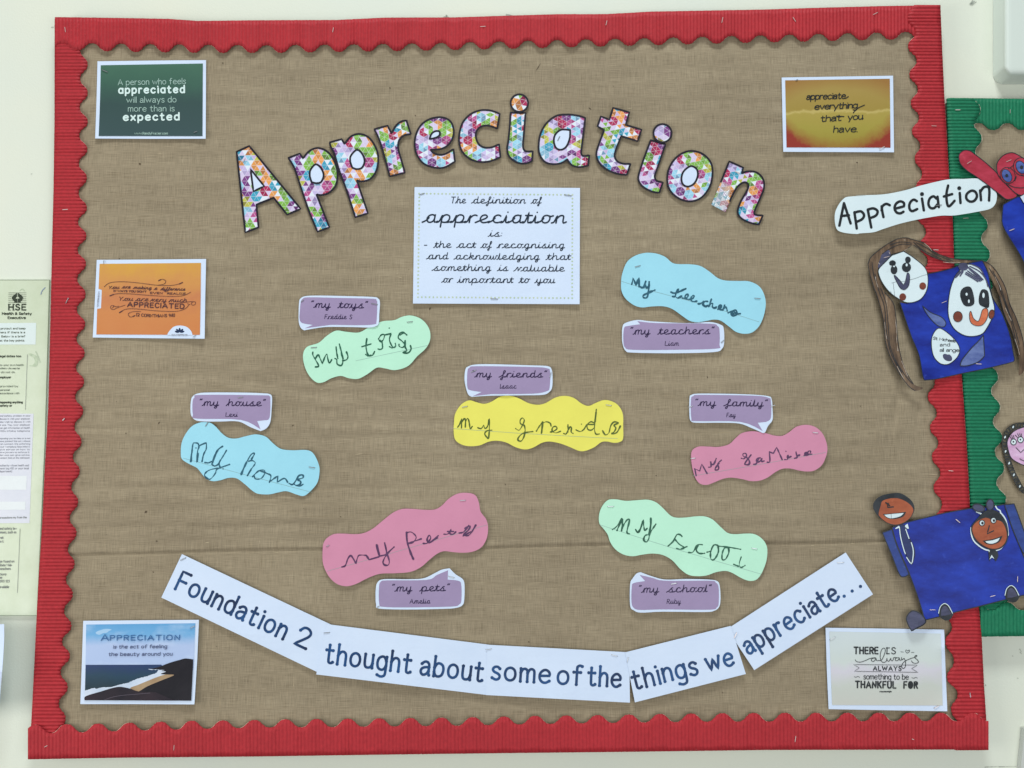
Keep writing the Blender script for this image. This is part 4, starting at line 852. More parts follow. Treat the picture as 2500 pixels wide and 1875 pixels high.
T.poly('orange_print', shape(z, '175,182* 2040,165* 2035,800* 2022,1490* 115,1482* 130,1010* 200,1000* 215,660* 155,640*', 1), vgrad('orange_print', [(0,(204,128,74)),(.3,(206,134,78)),(.5,(200,128,82)),(.75,(208,148,80)),(1,(214,164,66))], *T.h, blotch=.5, extra=orange_extra), .0005)
T.poly('logo_panel', shape(z, '1420,1492* 1450,1430 1540,1340 1660,1318 1780,1345 1860,1420 1885,1492*', 4), 'white', .0008)
pet = []
for i, a in enumerate((-78, -42, 0, 42, 78)):
    a = RD(a); L = 62 if i in (1,2,3) else 58; bx, by = 1648, 1440
    cx, cy = bx + math.sin(a)*L*.85, by - math.cos(a)*L*.62
    T.poly('logo_petal', [(z.o[0]+x/z.k, z.o[1]+y/z.k) for x, y in ellipse(cx, cy, 19, 42, a, 12)], 'navy', .0010)
T.ribbon('logo_lettering', text(z,'DAYSPRING',1505,1500,1788,1500,15), .9, 'grey_ink2', .0010)
T.ribbon('logo_lettering', text(z,'DAYSPRING.COM',148,968,172,690,15), .9, 'grey_ink2', .0010)
T.words('swashes', strokes(z,'258,605 350,535 500,512 700,515 950,540 1200,572 1400,580 1560,570 1700,525/1262,490 1330,465 1385,490 1385,530 1340,560 1230,575/365,770 450,740 560,728 750,735 1000,755 1300,775 1550,780 1720,765 1850,705/540,1080 620,1030 720,1008 900,1015 1200,1045 1500,1058 1650,1045 1760,1000 1815,940/925,1058 800,1060 720,1085 700,1120 740,1160 790,1150 820,1135/645,940 500,990 430,1022 378,1000 385,955 420,950 432,975 405,990/430,950 470,970 530,960/1635,905 1750,890 1870,875 1935,885 1930,930 1880,940 1860,905 1892,892/1790,915 1840,932'), 1.2, 'brownink', .0010)
T.words('swash_ends', strokes(z,'1640,552 1700,525/365,770 430,745/540,1080 590,1050/1262,490 1300,472/790,1150 820,1135'), 2.6, 'brownink', .0010)
sc = []
for (s_,x0,x1,b0,b1,xh) in (('You',335,540,640,636,32),('are',582,745,630,632,34),('making',790,1132,638,652,34),('a',1172,1236,655,657,34),('difference',1292,1752,662,672,32)): sc += text(z,s_,x0,b0,x1,b1,xh,'curs',.35)
for (s_,x0,x1,b0,b1,xh) in (('You',520,792,856,858,44),('are',830,1076,862,868,46),('very',1098,1405,870,880,46),('much',1440,1785,882,884,44)): sc += text(z,s_,x0,b0,x1,b1,xh,'curs',.35)
T.words('script_lettering', sc, 1.5, 'brownink', .0010)
T.words('capital_lettering', text(z,'IN WAYS YOU DON\'T',435,694,1035,710,21) + text(z,'EVEN',1105,732,1330,738,22) + text(z,'REALIZE.',1420,744,1770,748,22) + text(z,'TO',1352,690,1402,700,14) + text(z,'(2 CORINTHIANS 9:8)',850,1140,1555,1150,34,sag=18), 1.4, 'brownink', .0010)
T.words('bold_lettering', text(z,'APPRECIATED',690,966,1728,1006,54,gap=4.5), 2.7, 'brownink', .0010)
T.staple(*sp(z,250,120,252,176),'staple',.0014); T.staple(*sp(z,1890,1535,1940,1498),'staple',.0014)
z = Z(190,1500,2212/300)
T = card('seaside photo card headed Appreciation, in the lower left corner', z, '97,115* 1100,106* 2180,97* 2150,800* 2098,1620* 1000,1615* 45,1615* 75,800*', [(484,1514,50,.0018),(476,1718,80,.004),(196,1718,30,.001)])
def cloud_extra(k, c, sx):
    n_ = k.noise(k.obj((9,1,22)), 1, 5, .6); m = k.ramp(n_, [(.5,(0,0,0)),(.72,(1,1,1))])
    return k.mix(k.math('MULTIPLY', m, .55), c, rgb(206,224,246))
sky = vgrad('printed_sky', [(0,(120,140,180)),(.42,(150,172,214)),(.48,(176,196,232)),(.7,(176,196,232)),(.82,(110,172,220)),(1,(84,156,210))], *T.h, blotch=.12, extra=cloud_extra)
T.poly('sky_print', shape(z, '150,183* 2115,160* 2095,700* 2080,1000* 135,1000* 143,700*', 1), sky, .0005)
sea = vgrad('printed_sea', [(0,(40,70,76)),(.2,(26,52,64)),(.34,(30,64,86)),(.45,(32,58,100)),(.5,(38,58,106)),(1,(38,58,106))], *T.h, blotch=.14)
T.poly('cloud_print', shape(z, '320,330 360,300 420,280 480,262 560,262 610,275 560,300 520,330 450,340 400,365 350,360', 3), paper_mat('printed_cloud', (176,208,236), (140,190,228)), .0006)
T.poly('sea_print', shape(z, '140,908* 1500,905* 1600,1000* 1500,1200* 600,1500* 125,1500*', 1), sea, .0008)
surf = paper_mat('printed_surf', (226,234,248), (190,206,226)); sand = paper_mat('printed_sand', (190,166,132), (150,122,92)); hill = paper_mat('printed_hill', (32,30,38), (22,22,30)); h2 = paper_mat('printed_headland', (56,44,52), (32,30,40))
def ragged(pts, a):
    return [(x + a*noise.noise((x*.9, y*.9, 3)), y + a*noise.noise((x*.9, y*.9, 8))) for x, y in pts]
T.poly('surf_print', ragged(shape(z, '125,1375* 200,1350 300,1325 330,1340 450,1312 600,1305 720,1275 820,1248 900,1230 1000,1185 1100,1150 1250,1112 1330,1080 1400,1060 1440,1020 1430,1000 1280,992 1290,982 1400,988 1500,1000 1580,1005 1600,1080 1450,1180 1300,1260 1050,1370 700,1420 122,1490*', 8), 1.6), surf, .0010)
T.poly('sand_print', shape(z, '940,1330 1080,1270 1200,1220 1450,1120 1600,1078 1735,1088 1600,1160 1400,1250 1250,1330 1110,1390', 3), sand, .0012)
T.poly('headland_print', shape(z, '1300,985* 1450,950 1600,890 1720,850 1830,820 1900,800 1960,795 2078,812* 2060,1200* 2042,1555* 1700,1552* 1000,1400 1100,1385 1250,1295 1500,1190 1735,1092 1600,1082 1490,1070 1590,1030 1500,1018 1560,1002 1400,988', 3), hill, .0014)
T.poly('foreland_print', shape(z, '122,1546* 122,1490 200,1450 400,1392 560,1342 700,1308 800,1308 950,1340 1100,1388 1400,1400* 1750,1553*', 3), h2, .0016)
T.ribbon('path_print', strokes(z,'480,1540 620,1490 780,1460 1000,1440 1300,1415'), 1.2, paper_mat('printed_path',(96,88,100)), .0018)
T.words('title_lettering', text(z,'A',420,470,552,470,72) + text(z,'PPRECIATION',582,468,1832,460,58,gap=5), 2.3, 'bluetitle', .0017)
T.words('lettering', text(z,'is the act of feeling',635,612,1602,606,40,slant=.1) + text(z,'the beauty around you',555,748,1700,738,40,slant=.1), 1.5, 'slate', .0017)
T.staple(*sp(z,2020,250,2105,208),'staple',.0016)
z = Q[3,0]
T = card('golden yellow and red quote card in the upper right corner', z, '118,668* 600,660* 1078,652* 1082,980* 1086,1312* 600,1310* 132,1308* 124,980*', [(2183,372,50,.0018),(1912,371,40,.0014),(2180,185,30,.0012)])
def gold_extra(k, c, sx):
    # two printed discs of warmer colour: red under a wide arc, amber top corners
    x = sx.outputs[0]; zz = sx.outputs[2]
    q = k.math('SUBTRACT', k.math('MULTIPLY', k.math('POWER', k.math('ABSOLUTE', x), 2.0), 5.2), k.math('ADD', zz, .047))
    r = k.ramp(k.math('MULTIPLY', k.math('ADD', q, k.math('MULTIPLY', k.math('SUBTRACT', k.noise(k.obj(), 60, 5, .7), .5), .03)), 30.0), [(0,(0,0,0)),(.5,(.35,.35,.35)),(1,(1,1,1))])
    c = k.mix(r, c, rgb(146,54,42))
    t = k.math('SUBTRACT', k.math('ADD', zz, k.math('MULTIPLY', k.math('POWER', k.math('ABSOLUTE', x), 2.0), 3.4)), .05)
    r2 = k.ramp(k.math('MULTIPLY', t, 26.0), [(0,(0,0,0)),(1,(1,1,1))]); return k.mix(k.math('MULTIPLY', r2, .7), c, rgb(152,104,54))
T.poly('gold_print', shape(z, '148,692* 1050,678* 1056,1272* 160,1270*', 1), vgrad('golden_print', [(0,(150,128,50)),(.3,(162,150,66)),(.5,(170,152,74)),(.53,(192,174,104)),(.56,(160,138,66)),(.8,(166,142,76)),(1,(160,128,68))], *T.h, blotch=.16, extra=gold_extra), .0005)
T.words('handwritten_lettering', text(z,'appreciate',332,858,668,848,34,'sans',.15,gap=1.6) + text(z,'everything',402,944,770,930,34,'sans',.15,gap=1.4) + text(z,'that',455,1048,632,1038,34,'sans',.15,gap=1.6) + text(z,'you',688,1034,815,1026,34,'sans',.15,gap=1.6) + text(z,'have.',565,1140,770,1136,36,'sans',.15,gap=2) + strokes(z,'735,972 770,935 832,905/670,848 692,832/815,1028 820,1018/590,1000 655,1004'), 2.4, 'black', .0010)
T.staple(*sp(z,238,694,258,684),'staple',.0014); T.staple(*sp(z,958,1284,1006,1262),'staple_bright',.0014)
z = Z(2010,1520,2212/320)
T = card('cream quote card about being thankful, in the lower right corner', z, '38,87* 1000,100* 2040,118* 2048,300* 2050,420* 2064,800* 2093,1497* 1000,1478* 90,1460* 60,800*', [(2312,1736,60,.003),(2306,1580,40,.003),(2015,1532,30,.001)])
T.poly('cream_print', shape(z, '100,150* 1985,185* 2015,1400* 148,1390*', 1), vgrad('cream_print', [(0,(200,200,192)),(.3,(196,202,194)),(.5,(208,206,216)),(.62,(204,214,210)),(1,(202,214,218))], *T.h, blotch=.25), .0005)
T.words('heavy_lettering', text(z,'THERE',522,524,922,526,72,gap=5) + text(z,'THANKFUL',545,1098,1222,1105,72,gap=5) + text(z,'FOR',1362,1106,1588,1108,72,gap=5), 3.6, 'black', .0010)
T.words('heavy_lettering', strokes(z,'1466,1020 1466,1090/1478,1020 1478,1090/845,440 870,470/1562,1030 1570,1050',2), 4.6, 'black', .0011)
T.words('lettering', text(z,'IS',1075,526,1218,528,70,gap=9) + text(z,'ALWAYS',845,806,1315,808,46,gap=5) + strokes(z,'1065,428* 1115,428*/1065,526* 1115,526*',1), 2.3, 'black', .0010)
T.words('script_lettering', strokes(z,'540,628 560,655 620,668 700,645 790,605 880,592/890,602 830,605 810,640 850,655 892,610* 905,642 935,640 985,630 1030,540 1048,460 1020,430 985,460 962,540 970,630 1010,672 1060,655 1075,600* 1082,640 1110,650 1140,600* 1148,640 1175,638 1190,592 1240,592/1282,592 1228,600 1215,635 1255,640 1285,600* 1295,638 1325,628/1322,590 1328,628 1365,602* 1388,660 1385,740 1350,775 1325,740 1340,690 1390,645 1480,605 1560,580 1582,555 1552,560 1545,592 1590,630 1605,670 1560,688 1510,675 1490,645'), 1.5, 'black', .0010)
T.words('fine_lettering', text(z,'something to be',682,955,1438,960,60,gap=2.4), 1.6, 'black', .0010)
T.words('ornaments', strokes(z,'510,708* 1590,718* 1490,778* 1600,840* 522,822* 610,765* 510,708*/1308,492 1352,497/1485,502 1532,504/1418,517* 1388,485 1402,460 1425,482* 1450,462 1455,490 1418,517*/525,912 550,922 585,910 615,925/1495,928 1530,940 1560,925 1588,938'), 1.1, 'black', .0010)
T.ribbon('signature', text(z,'Masterlife',952,1172,1152,1172,12,'curs',.2), 1.2, 'black', .0010)
T.staple(*sp(z,105,296,205,240),'staple',.0014); T.staple(*sp(z,1866,1450,1956,1400),'staple_bright',.0014)

# ================================================================== white hand-lettered label over the two borders
za, zb = Q[3,1], Z(2100,340,K5)
pts = za('590,310 575,200 600,120 650,55 700,35 850,27') + zb('-60,756 300,745 600,690 800,630 1000,580 1200,540 1400,535 1600,532 1720,600 1830,710 1845,790 1820,880 1750,940 1600,975 1400,1010 1250,1030 1100,1030 900,1060 700,1100 500,1150 300,1215 180,1255 0,1270') + za('760,357 650,345')
LD = .0342
T = Thing('name_label', 'long white cut-out label hand lettered Appreciation, across the red and green borders', 'label', (2235,505), LD, lifts=[(2040,530,120,.002),(2420,500,60,.002)], wob=.0008)
T.poly('white_card', smooth(pts, True, 4), 'white2', 0, .0004)
ln = strokes(za, '615,285* 655,92*/655,92* 712,266*/630,202 697,196/745,170 765,310/748,172 800,162 828,195 810,230 765,252') + strokes(zb, '103,950 150,1190/105,948 180,933 235,970 212,1030 128,1066/290,905 300,980 315,1050/290,960 300,905 350,872 400,890/480,935* 592,905* 590,860 540,838 485,870 465,930 490,985 540,1000 585,978/765,835 720,815 672,860 665,930 700,970 770,942/835,800 860,960/1030,800 990,770 940,800 922,870 948,925 1000,928 1042,880/1045,775 1062,916/1188,625 1165,740 1175,870 1205,903 1275,830/1130,772 1242,740/1345,725 1355,860/O1500,695 1440,740 1435,800 1480,840 1540,830 1577,770 1555,710/1620,690 1632,822/1625,705 1670,647 1728,645 1745,700 1740,826')
T.words('hand_lettering', ln, 6.4, 'black', .0003); T.words('hand_lettering', strokes(zb, '835,740/1338,660',1), 10, 'black', .0004)
T.staple(*sp(zb,1020,895,1105,885))

# ================================================================== the children's painted cut-outs
def paint(name, c, c2, streak=30, rough=.5):
    k = N(name, rough, .3); v = k.obj((1,1,1), (0,.5,0))
    f = k.ramp(k.noise(k.obj((streak,1,streak*2.5), (0,.6,0)), 1, 5, .65), [(.34,(0,0,0)),(.68,(1,1,1))])
    b = k.ramp(k.noise(k.obj(), 70, 4, .7), [(.60,(0,0,0)),(.80,(1,1,1))])
    c_ = k.mix(f, rgb(*c), rgb(*c2)); lite = tuple(min(255, q+50) for q in c2)
    k.col(k.mix(k.math('MULTIPLY', b, .35), c_, rgb(*lite))); return k.m
def hair_paint():
    k = N('brown_hair_paint', .5, .3)
    f = k.ramp(k.noise(k.obj((60,1,14), (0,.25,0)), 1, 5, .7), [(.30,rgb(54,42,34)),(.46,rgb(92,74,58)),(.60,rgb(124,102,80)),(.70,rgb(146,126,104)),(.76,rgb(190,180,166))])
    k.col(f); return k.m
MAT['hairgap'] = ink_mat('pale_gap', (206,196,186), (150,128,104), scale=90)
MAT['pblue'] = paint('blue_poster_paint', (12,30,124), (30,62,180), 11)
MAT['pnavy'] = paint('dull_blue_paint', (38,58,124), (50,76,150)); MAT['tie'] = paint('tie_paint', (34,46,92), (44,58,108))
MAT['pgrey'] = paint('grey_blue_paint', (70,88,150), (110,128,180)); MAT['pgrey2'] = paint('dark_grey_paint', (58,62,86), (84,86,116))
MAT['pbrown'] = hair_paint(); MAT['pcheek'] = paint('cheek_paint', (104,50,38), (136,72,54))
MAT['pskin'] = paint('orange_brown_paint', (152,76,48), (178,96,62), 24); MAT['pred'] = paint('red_poster_paint', (158,40,56), (190,62,84))
MAT['porange'] = paint('orange_paint', (196,96,64), (222,130,90)); MAT['pblack'] = ink_mat('black_paint', (32,38,44), (48,54,60)); MAT['ppink'] = paint('pink_paint', (198,150,190), (226,196,226))
MAT['iris'] = paint('iris_paint', (58,74,140), (100,124,190)); MAT['pencil2'] = ink_mat('pencil_line', (90,98,104)); MAT['lightblue'] = paint('pale_blue_paint',(196,210,232),(220,232,242))
z = Z(2100,560,K5); zl = Z(2100,560,K5)
CD = .0335
T = Thing('painted_cutout', 'painted cut-out of a long haired girl and a dark haired child sharing a blue body', 'painting', (2300,760), CD, lifts=[(2255,925,90,.006),(2175,640,60,.004),(2220,900,120,.004),(2476,880,50,.004)], wob=.0008)
hair = '105,470 140,380 250,280 380,190 500,130 620,112 720,140 860,180 960,270 1100,350 1300,402 1550,420 1700,440 1830,550 1960,780 2020,1000 2110,1200 2190,1450 2230,1700 2215,1900 2160,1965 2140,1950 2150,1800 2120,1600 2040,1350 1950,1150 1880,900 1780,680 1680,480 1500,450 1250,452 1050,400 900,330 720,210 600,285 420,340 280,470 240,540 240,620 280,720 330,850 440,980 480,1150 510,1500 560,1750 620,1920 720,2090 850,2140 740,2180 640,2100 500,1900 400,1700 340,1500 310,1200 230,900 190,800 130,600'
T.poly('hair', shape(z, hair, 3), 'pbrown', -.0006, .0004)
T.ribbon('hair_strands', strokes(z, '130,600 190,800 230,900 310,1200 340,1500 400,1700 500,1900 640,2100 740,2180/105,470 140,380 250,280 380,190 500,130 620,112 720,140 860,180 960,270 1100,350 1300,402 1550,420 1700,440 1830,550 1960,780 2020,1000 2110,1200 2190,1450 2230,1700/105,470 130,600/330,850 440,980 480,1150 510,1500 560,1750 620,1920 720,2090/280,800 350,1000 380,1300 400,1550 470,1750 600,1960 700,2080/200,600 250,820 330,1050 350,1350 420,1680 560,1930/160,440 180,600 240,780/300,330 420,250 560,200 700,210/400,210 540,170 700,185/420,340 560,310 680,230/720,210 900,330 1050,400 1250,452/760,180 900,250 1050,350 1250,425/720,170 820,260 950,330 1100,400/1740,520 1850,700 1920,900 2010,1150 2080,1400 2130,1600/1790,560 1890,760 1970,1000 2060,1250 2150,1550/1880,900 1950,1150 2040,1350 2120,1600', 4), 1.5, 'pblack', .0001)
T.ribbon('white_gaps', strokes(z, '470,1180 490,1350 495,1520 510,1640/330,1250 345,1400 360,1480/560,1780 600,1880 640,1980/870,190 930,240 965,285/1120,440 1250,452 1350,448/500,1850 540,1930 590,2020/205,640 215,700 240,780/1820,640 1880,760 1900,820/1960,1060 2000,1150 2040,1230/2090,1480 2130,1600 2150,1690/640,260 600,285/590,140 610,145/390,305 400,330/250,450 262,470', 3), 1.1, 'hairgap', .0002)
T.poly('hair_ribbon', shape(z, '300,330 380,280 410,320 400,380 330,440 260,520 240,500 270,400', 4), 'pgrey2', .0001)
T.poly('blue_body', shape(z, '535,985* 700,975 915,600* 1100,562 1250,520 1330,488* 1540,440 1650,420* 1690,500 1740,640 1780,900 1900,1100 1990,1320 2040,1500 2065,1650 2085,1750 2072,1785* 1950,1820 1650,1890 1400,1940 1150,1995 1000,2025 865,2035* 840,1960 800,1720 740,1560 700,1470 640,1300 590,1150', 3), 'pblue', .0002, .0006)
T.ribbon('body_outline', strokes(z, '535,985* 590,1150 640,1300 700,1470 740,1560 800,1720 840,1960 865,2035* 1000,2025 1150,1995 1400,1940 1650,1890 1950,1820 2072,1785* 2085,1750 2065,1650 2040,1500 1990,1320 1900,1100 1780,900 1740,640 1690,500 1650,420* 1540,440 1330,488 1250,520 1100,562 915,600', 3), 2.2, 'pblack', .0005)
f1 = shape(z, '585,295* 720,380 870,510 915,640 905,800 840,920 750,975 640,990 540,950 400,850 300,720 250,600 255,530 350,430 430,350*', 4)
T.poly('left_face', f1, 'white2', .0010, .0004); T.outline('left_face_outline', [f1], 1.8, 'pblack', .0013)
f2 = shape(z, '1340,560 1280,640 1220,800 1190,1000 1195,1180 1260,1330 1380,1420 1500,1445 1630,1420 1700,1350 1780,1200 1815,1080 1790,950 1740,780 1690,650 1600,520 1450,470', 4)
T.poly('right_face', f2, 'white2', .0008); T.outline('right_face_outline', [f2], 2.0, 'pblack', .0011)
def el(z, T, name, cx, cy, rx, ry, mat, dz, a=0, out=None, ow=1.2):
    e = [(z.o[0]+x/z.k, z.o[1]+y/z.k) for x, y in ellipse(cx, cy, rx, ry, a, 18)]
    T.poly(name, e, mat, dz)
    if out: T.outline(name + '_outline', [e], ow, out, dz + .0002)
for a in ((437,455,45,38),(457,545,46,62),(645,410,38,44),(625,512,62,66)): el(z, T, 'eye', *a, 'pblack', .0014 + random.random()*.0001)
el(z, T, 'eye_highlight', 458,500,14,11, 'white2', .0017); el(z, T, 'eye_highlight', 628,480,14,20, 'white2', .0017)
T.poly('mouth', shape(z, '470,620 530,680 585,750* 610,700 632,600 650,588 668,620 668,700 650,770 600,815 550,800 510,740 460,640', 3), 'pgrey2', .0014)
T.outline('mouth_outline', [shape(z, '470,620 530,680 585,750* 610,700 632,600 650,588 668,620 668,700 650,770 600,815 550,800 510,740 460,640', 3)], 1.2, 'pblack', .0016)
el(z, T, 'cheek', 845,765,46,50, 'pcheek', .0014); el(z, T, 'cheek', 575,912,46,50, 'pcheek', .0014)
T.words('pen_line', strokes(z, '670,680 750,660 840,625 915,605/425,725 480,710 600,700/445,720 455,800 468,905/410,835 425,870',3), .7, 'pencil2', .0014)
T.poly('eye', shape(z, '1440,770 1500,790 1535,900 1540,1000 1480,1040 1400,1020 1350,900 1370,810', 3), 'pblack', .0012)
T.poly('eye', shape(z, '1640,815 1700,815 1735,870 1740,1050 1660,1045 1605,1000 1605,900', 3), 'pblack', .0012)
for a in ((1437,875,14,20),(1468,970,12,24),(1665,890,16,36)): el(z, T, 'eye_highlight', *a, 'white2', .0015)
mo = shape(z, '1495,1105 1530,1200 1590,1240 1620,1190 1650,1090 1700,1065 1725,1100 1715,1200 1650,1290 1560,1300 1490,1250 1475,1150', 4)
T.poly('mouth', mo, 'porange', .0012); T.outline('mouth_outline', [mo], 1.4, 'pblack', .0014)
el(z, T, 'cheek', 1320,1178,62,72, 'pcheek', .0012, 0, 'pblack'); el(z, T, 'cheek', 1775,1145,38,62, 'pcheek', .0014, .2, 'pblack')
T.words('fringe', strokes(z, '1340,470 1420,460 1450,500 1430,540 1360,545 1330,500/1290,650 1340,600 1400,540/1350,630 1390,570/1420,600 1520,660 1590,705/1430,580 1540,650 1620,700/1450,560 1560,640 1640,690/1470,520 1580,600 1660,680/1480,500 1600,560 1690,660 1725,770/1500,470 1610,520 1660,590/1540,600 1640,680/1450,500 1500,560 1600,640/1300,620 1350,570', 4), 3.0, 'pgrey2', .0013)
el(z, T, 'hair_bobble', 1390,500,62,44, 'pgrey2', .0013)
c1 = shape(z, '840,1030* 950,1120 1090,1180 1155,1250 1140,1310 1070,1310 990,1250 900,1140', 4); T.poly('collar', c1, 'pgrey', .0006); T.outline('collar_outline', [c1], 1.8, 'pblack', .0008)
c2 = shape(z, '1665,1426* 1680,1706* 1600,1786 1450,1841 1350,1841* 1380,1756 1500,1606 1600,1506', 4); T.poly('collar', c2, 'pgrey', .0006); T.outline('collar_outline', [c2], 2.2, 'pblack', .0008)
b1 = shape(z, '1060,1334 1180,1396 1300,1516 1345,1626 1310,1726 1220,1806 1140,1826 1060,1796 990,1706 962,1556 980,1426', 4); T.poly('white_badge', b1, 'white2', .0006); T.outline('badge_outline', [b1], 1.8, 'pblack', .0008)
T.words('badge_writing', text(z,'St Michaels',985,1485,1285,1525,24,gap=1.5) + text(z,'and',1078,1580,1212,1576,30) + text(z,'all ange',1075,1650,1335,1652,30,gap=1.5), 1.3, 'pblack', .0008)
T.poly('badge_emblem', shape(z, '1120,1690 1150,1680 1180,1690 1210,1690 1240,1730 1235,1770 1195,1780 1150,1765 1120,1730', 3), 'pgrey2', .0008)
T.staple(*sp(z,1562,1814,1642,1818),'staple_bright',.001); T.staple(*sp(z,1100,995,1170,965),'staple_bright',.001,1.2); T.staple(*sp(z,318,384,396,362),'staple_bright',.001,1.2); T.staple(*sp(z,988,273,1062,277),'staple_bright',.001,1.2)

z = Z(2100,1180,K5); zr = Q[3,3]
T = Thing('painted_cutout', 'painted cut-out of two smiling brown faced children sharing a bright blue body', 'painting', (2360,1370), CD+.0004, lifts=[(2160,1230,60,.004),(2258,1514,60,.003),(2240,1530,40,.003)], wob=.0008)
T.poly('blue_sleeve', shape(z, '300,665* 430,620* 500,850 650,1200 640,1240 590,1262 530,1230 430,980 330,740', 4), 'pnavy', .0006, .0004)
T.outline('sleeve_outline', [shape(z, '300,665* 430,620* 500,850 650,1200 640,1240 590,1262 530,1230 430,980 330,740', 4)], 2.4, 'pblack', .0010)
body = P('2178,1288* 2218,1274 2263,1263 2308,1252 2367,1241.5* 2430,1235 2452.6,1231* 2500,1361* 2560,1445* 2500,1453 2400,1478 2350,1490 2300,1504 2257.5,1514* 2245,1470 2220,1400 2190,1330')
T.poly('blue_body', smooth(body, True, 3), 'pblue', 0, .0006); T.outline('body_outline', [smooth(body, True, 3)], 2.4, 'pblack', .0004)
s2 = shape(z, '1950,290* 2080,275* 2212,640 2290,900 2260,955 2195,930 2060,620', 4); T.poly('blue_sleeve', s2, 'pnavy', .0008); T.outline('sleeve_outline', [s2], 2.4, 'pblack', .0011)
hd = shape(z, '450,132 560,140 680,220 730,310 720,400 650,500 560,550 450,570 340,520 240,440 180,340 190,250 280,170', 4)
T.poly('left_head', hd, 'pblack', .0010, .0004)
T.poly('left_face', shape(z, '300,240 400,205 520,205 640,260 715,345 695,430 640,495 560,540 460,556 350,520 255,435 258,370 275,310', 4), 'pskin', .0013)
T.poly('mouth', shape(z, '305,415* 450,405 620,385* 580,450 470,480 370,470', 3), 'pblack', .0016); T.poly('teeth', shape(z, '325,425* 450,412 590,400* 540,445 430,472 365,458', 3), 'white2', .0018)
T.words('nose', strokes(z, '380,270 370,325* 450,318*/345,260 400,300',2), 3, 'pblack', .0016); T.ribbon('tooth_gap', strokes(z,'418,415 420,470',1), .8, 'pblack', .0020)
tp = shape(z, '540,555* 612,570* 645,700 720,850 738,960 698,1095* 640,1000 590,880 550,700', 4)
T.poly('tie', tp, 'tie', .0008); T.outline('tie_outline', [tp], 1.5, 'pblack', .0010)
T.words('white_piping', strokes(z, '530,590 545,720 585,880 610,950/628,1000 692,1085 715,980 715,890 690,800/660,745 640,690 615,620/480,610 522,580/610,585 652,605',3), 2.2, 'white2', .0012)
T.poly('white_collar', shape(z, '485,615* 520,575* 530,600*', 1), 'white2', .0013); T.poly('white_collar', shape(z, '605,570* 640,545* 658,612* 632,612*', 1), 'white2', .0013)
T.words('white_piping', strokes(z, '1497,600 1500,680 1530,770 1600,840 1680,890 1735,905/1840,905 1900,880 1965,800/1900,400 1960,480 1990,600 2000,700/1570,385 1640,415/1830,310 1850,345 1890,370 1895,400',3), 3.2, 'white2', .0012)
T.poly('head_outline', shape(z, '1560,500 1640,410 1700,370 1760,355 1850,375 1930,450 1985,560 2000,700 1970,810 1890,885 1780,900 1670,862 1570,790 1508,690 1500,580', 4), 'pblack', .0015)
T.poly('right_face', shape(z, '1560,530 1620,490 1700,465 1780,490 1900,512 1955,590 1980,700 1955,800 1880,868 1780,882 1680,846 1585,775 1525,680 1518,590', 4), 'pskin', .0018)
for (cx,cy,rx,ry,a) in ((1600,332,84,50,.3),(1755,290,52,74,0)): el(z, T, 'hair_bow', cx,cy,rx,ry,'pgrey2',.0019 + random.random()*.0002,a,'pblack',2.6)
for (cx,cy) in ((1645,535),(1800,500)):
    el(z, T, 'eye', cx, cy, 36, 38, 'white2', .0021, 0, 'pblack', 1.8); el(z, T, 'pupil', cx+6, cy+2, 17, 19, 'pblack', .0024)
T.poly('mouth', shape(z, '1655,775* 1790,752 1922,708* 1880,790 1780,828 1700,815', 3), 'pblack', .0021); T.poly('teeth', shape(z, '1690,782* 1790,768 1885,735* 1855,785 1780,815 1715,805', 3), 'white2', .0023)
T.words('nose', strokes(z, '1745,570* 1715,682* 1802,640*',1), 2.6, 'pblack', .0021)
T.poly('neck_tie', shape(z, '1730,890* 1850,890* 1868,980* 1832,1055* 1782,990* 1740,1052*', 1), 'pblack', .0012); T.poly('white_collar', shape(z, '1745,1030* 1775,965* 1812,1020* 1778,1000*', 1), 'white2', .0015); T.poly('white_collar', shape(z, '1735,905* 1752,905* 1740,935*', 1), 'white2', .0015)
hf = shape(zr, '1240,305 1300,320 1345,360 1360,400 1330,430 1290,450 1238,478* 1205,420 1193,360', 4); T.poly('shoe', hf, 'pgrey2', .0010, .0004); T.outline('shoe_outline', [hf], 2.6, 'pblack', .0013)
for dx, dy in ((0,0),(572,-155)):
    a = shape(zr, '1472,345* 1478,275 1520,240 1562,262 1600,335* 1570,378 1530,388 1495,370', 4, dx, dy); T.poly('hand', a, 'pblack', .0010)
    T.poly('hand_fill', shape(zr, '1490,345* 1495,290 1520,262 1548,278 1580,330* 1530,345', 3, dx, dy), 'pgrey2', .0013)
    T.words('white_piping', strokes(Z(zr.o[0]+dx/zr.k, zr.o[1]+dy/zr.k, zr.k), '1470,325 1485,270 1520,242 1556,262 1590,325', 4), 1.8, 'white2', .0016)
for a in ((1290,483,1352,534),(1755,1530,1826,1512),(2126,1255,2124,1335)): T.staple(*sp(z,*a),'staple_bright',.0009,1.2)
T.staple(*sp(zr,1392,296,1446,296),'staple_bright',.0009,1.2)

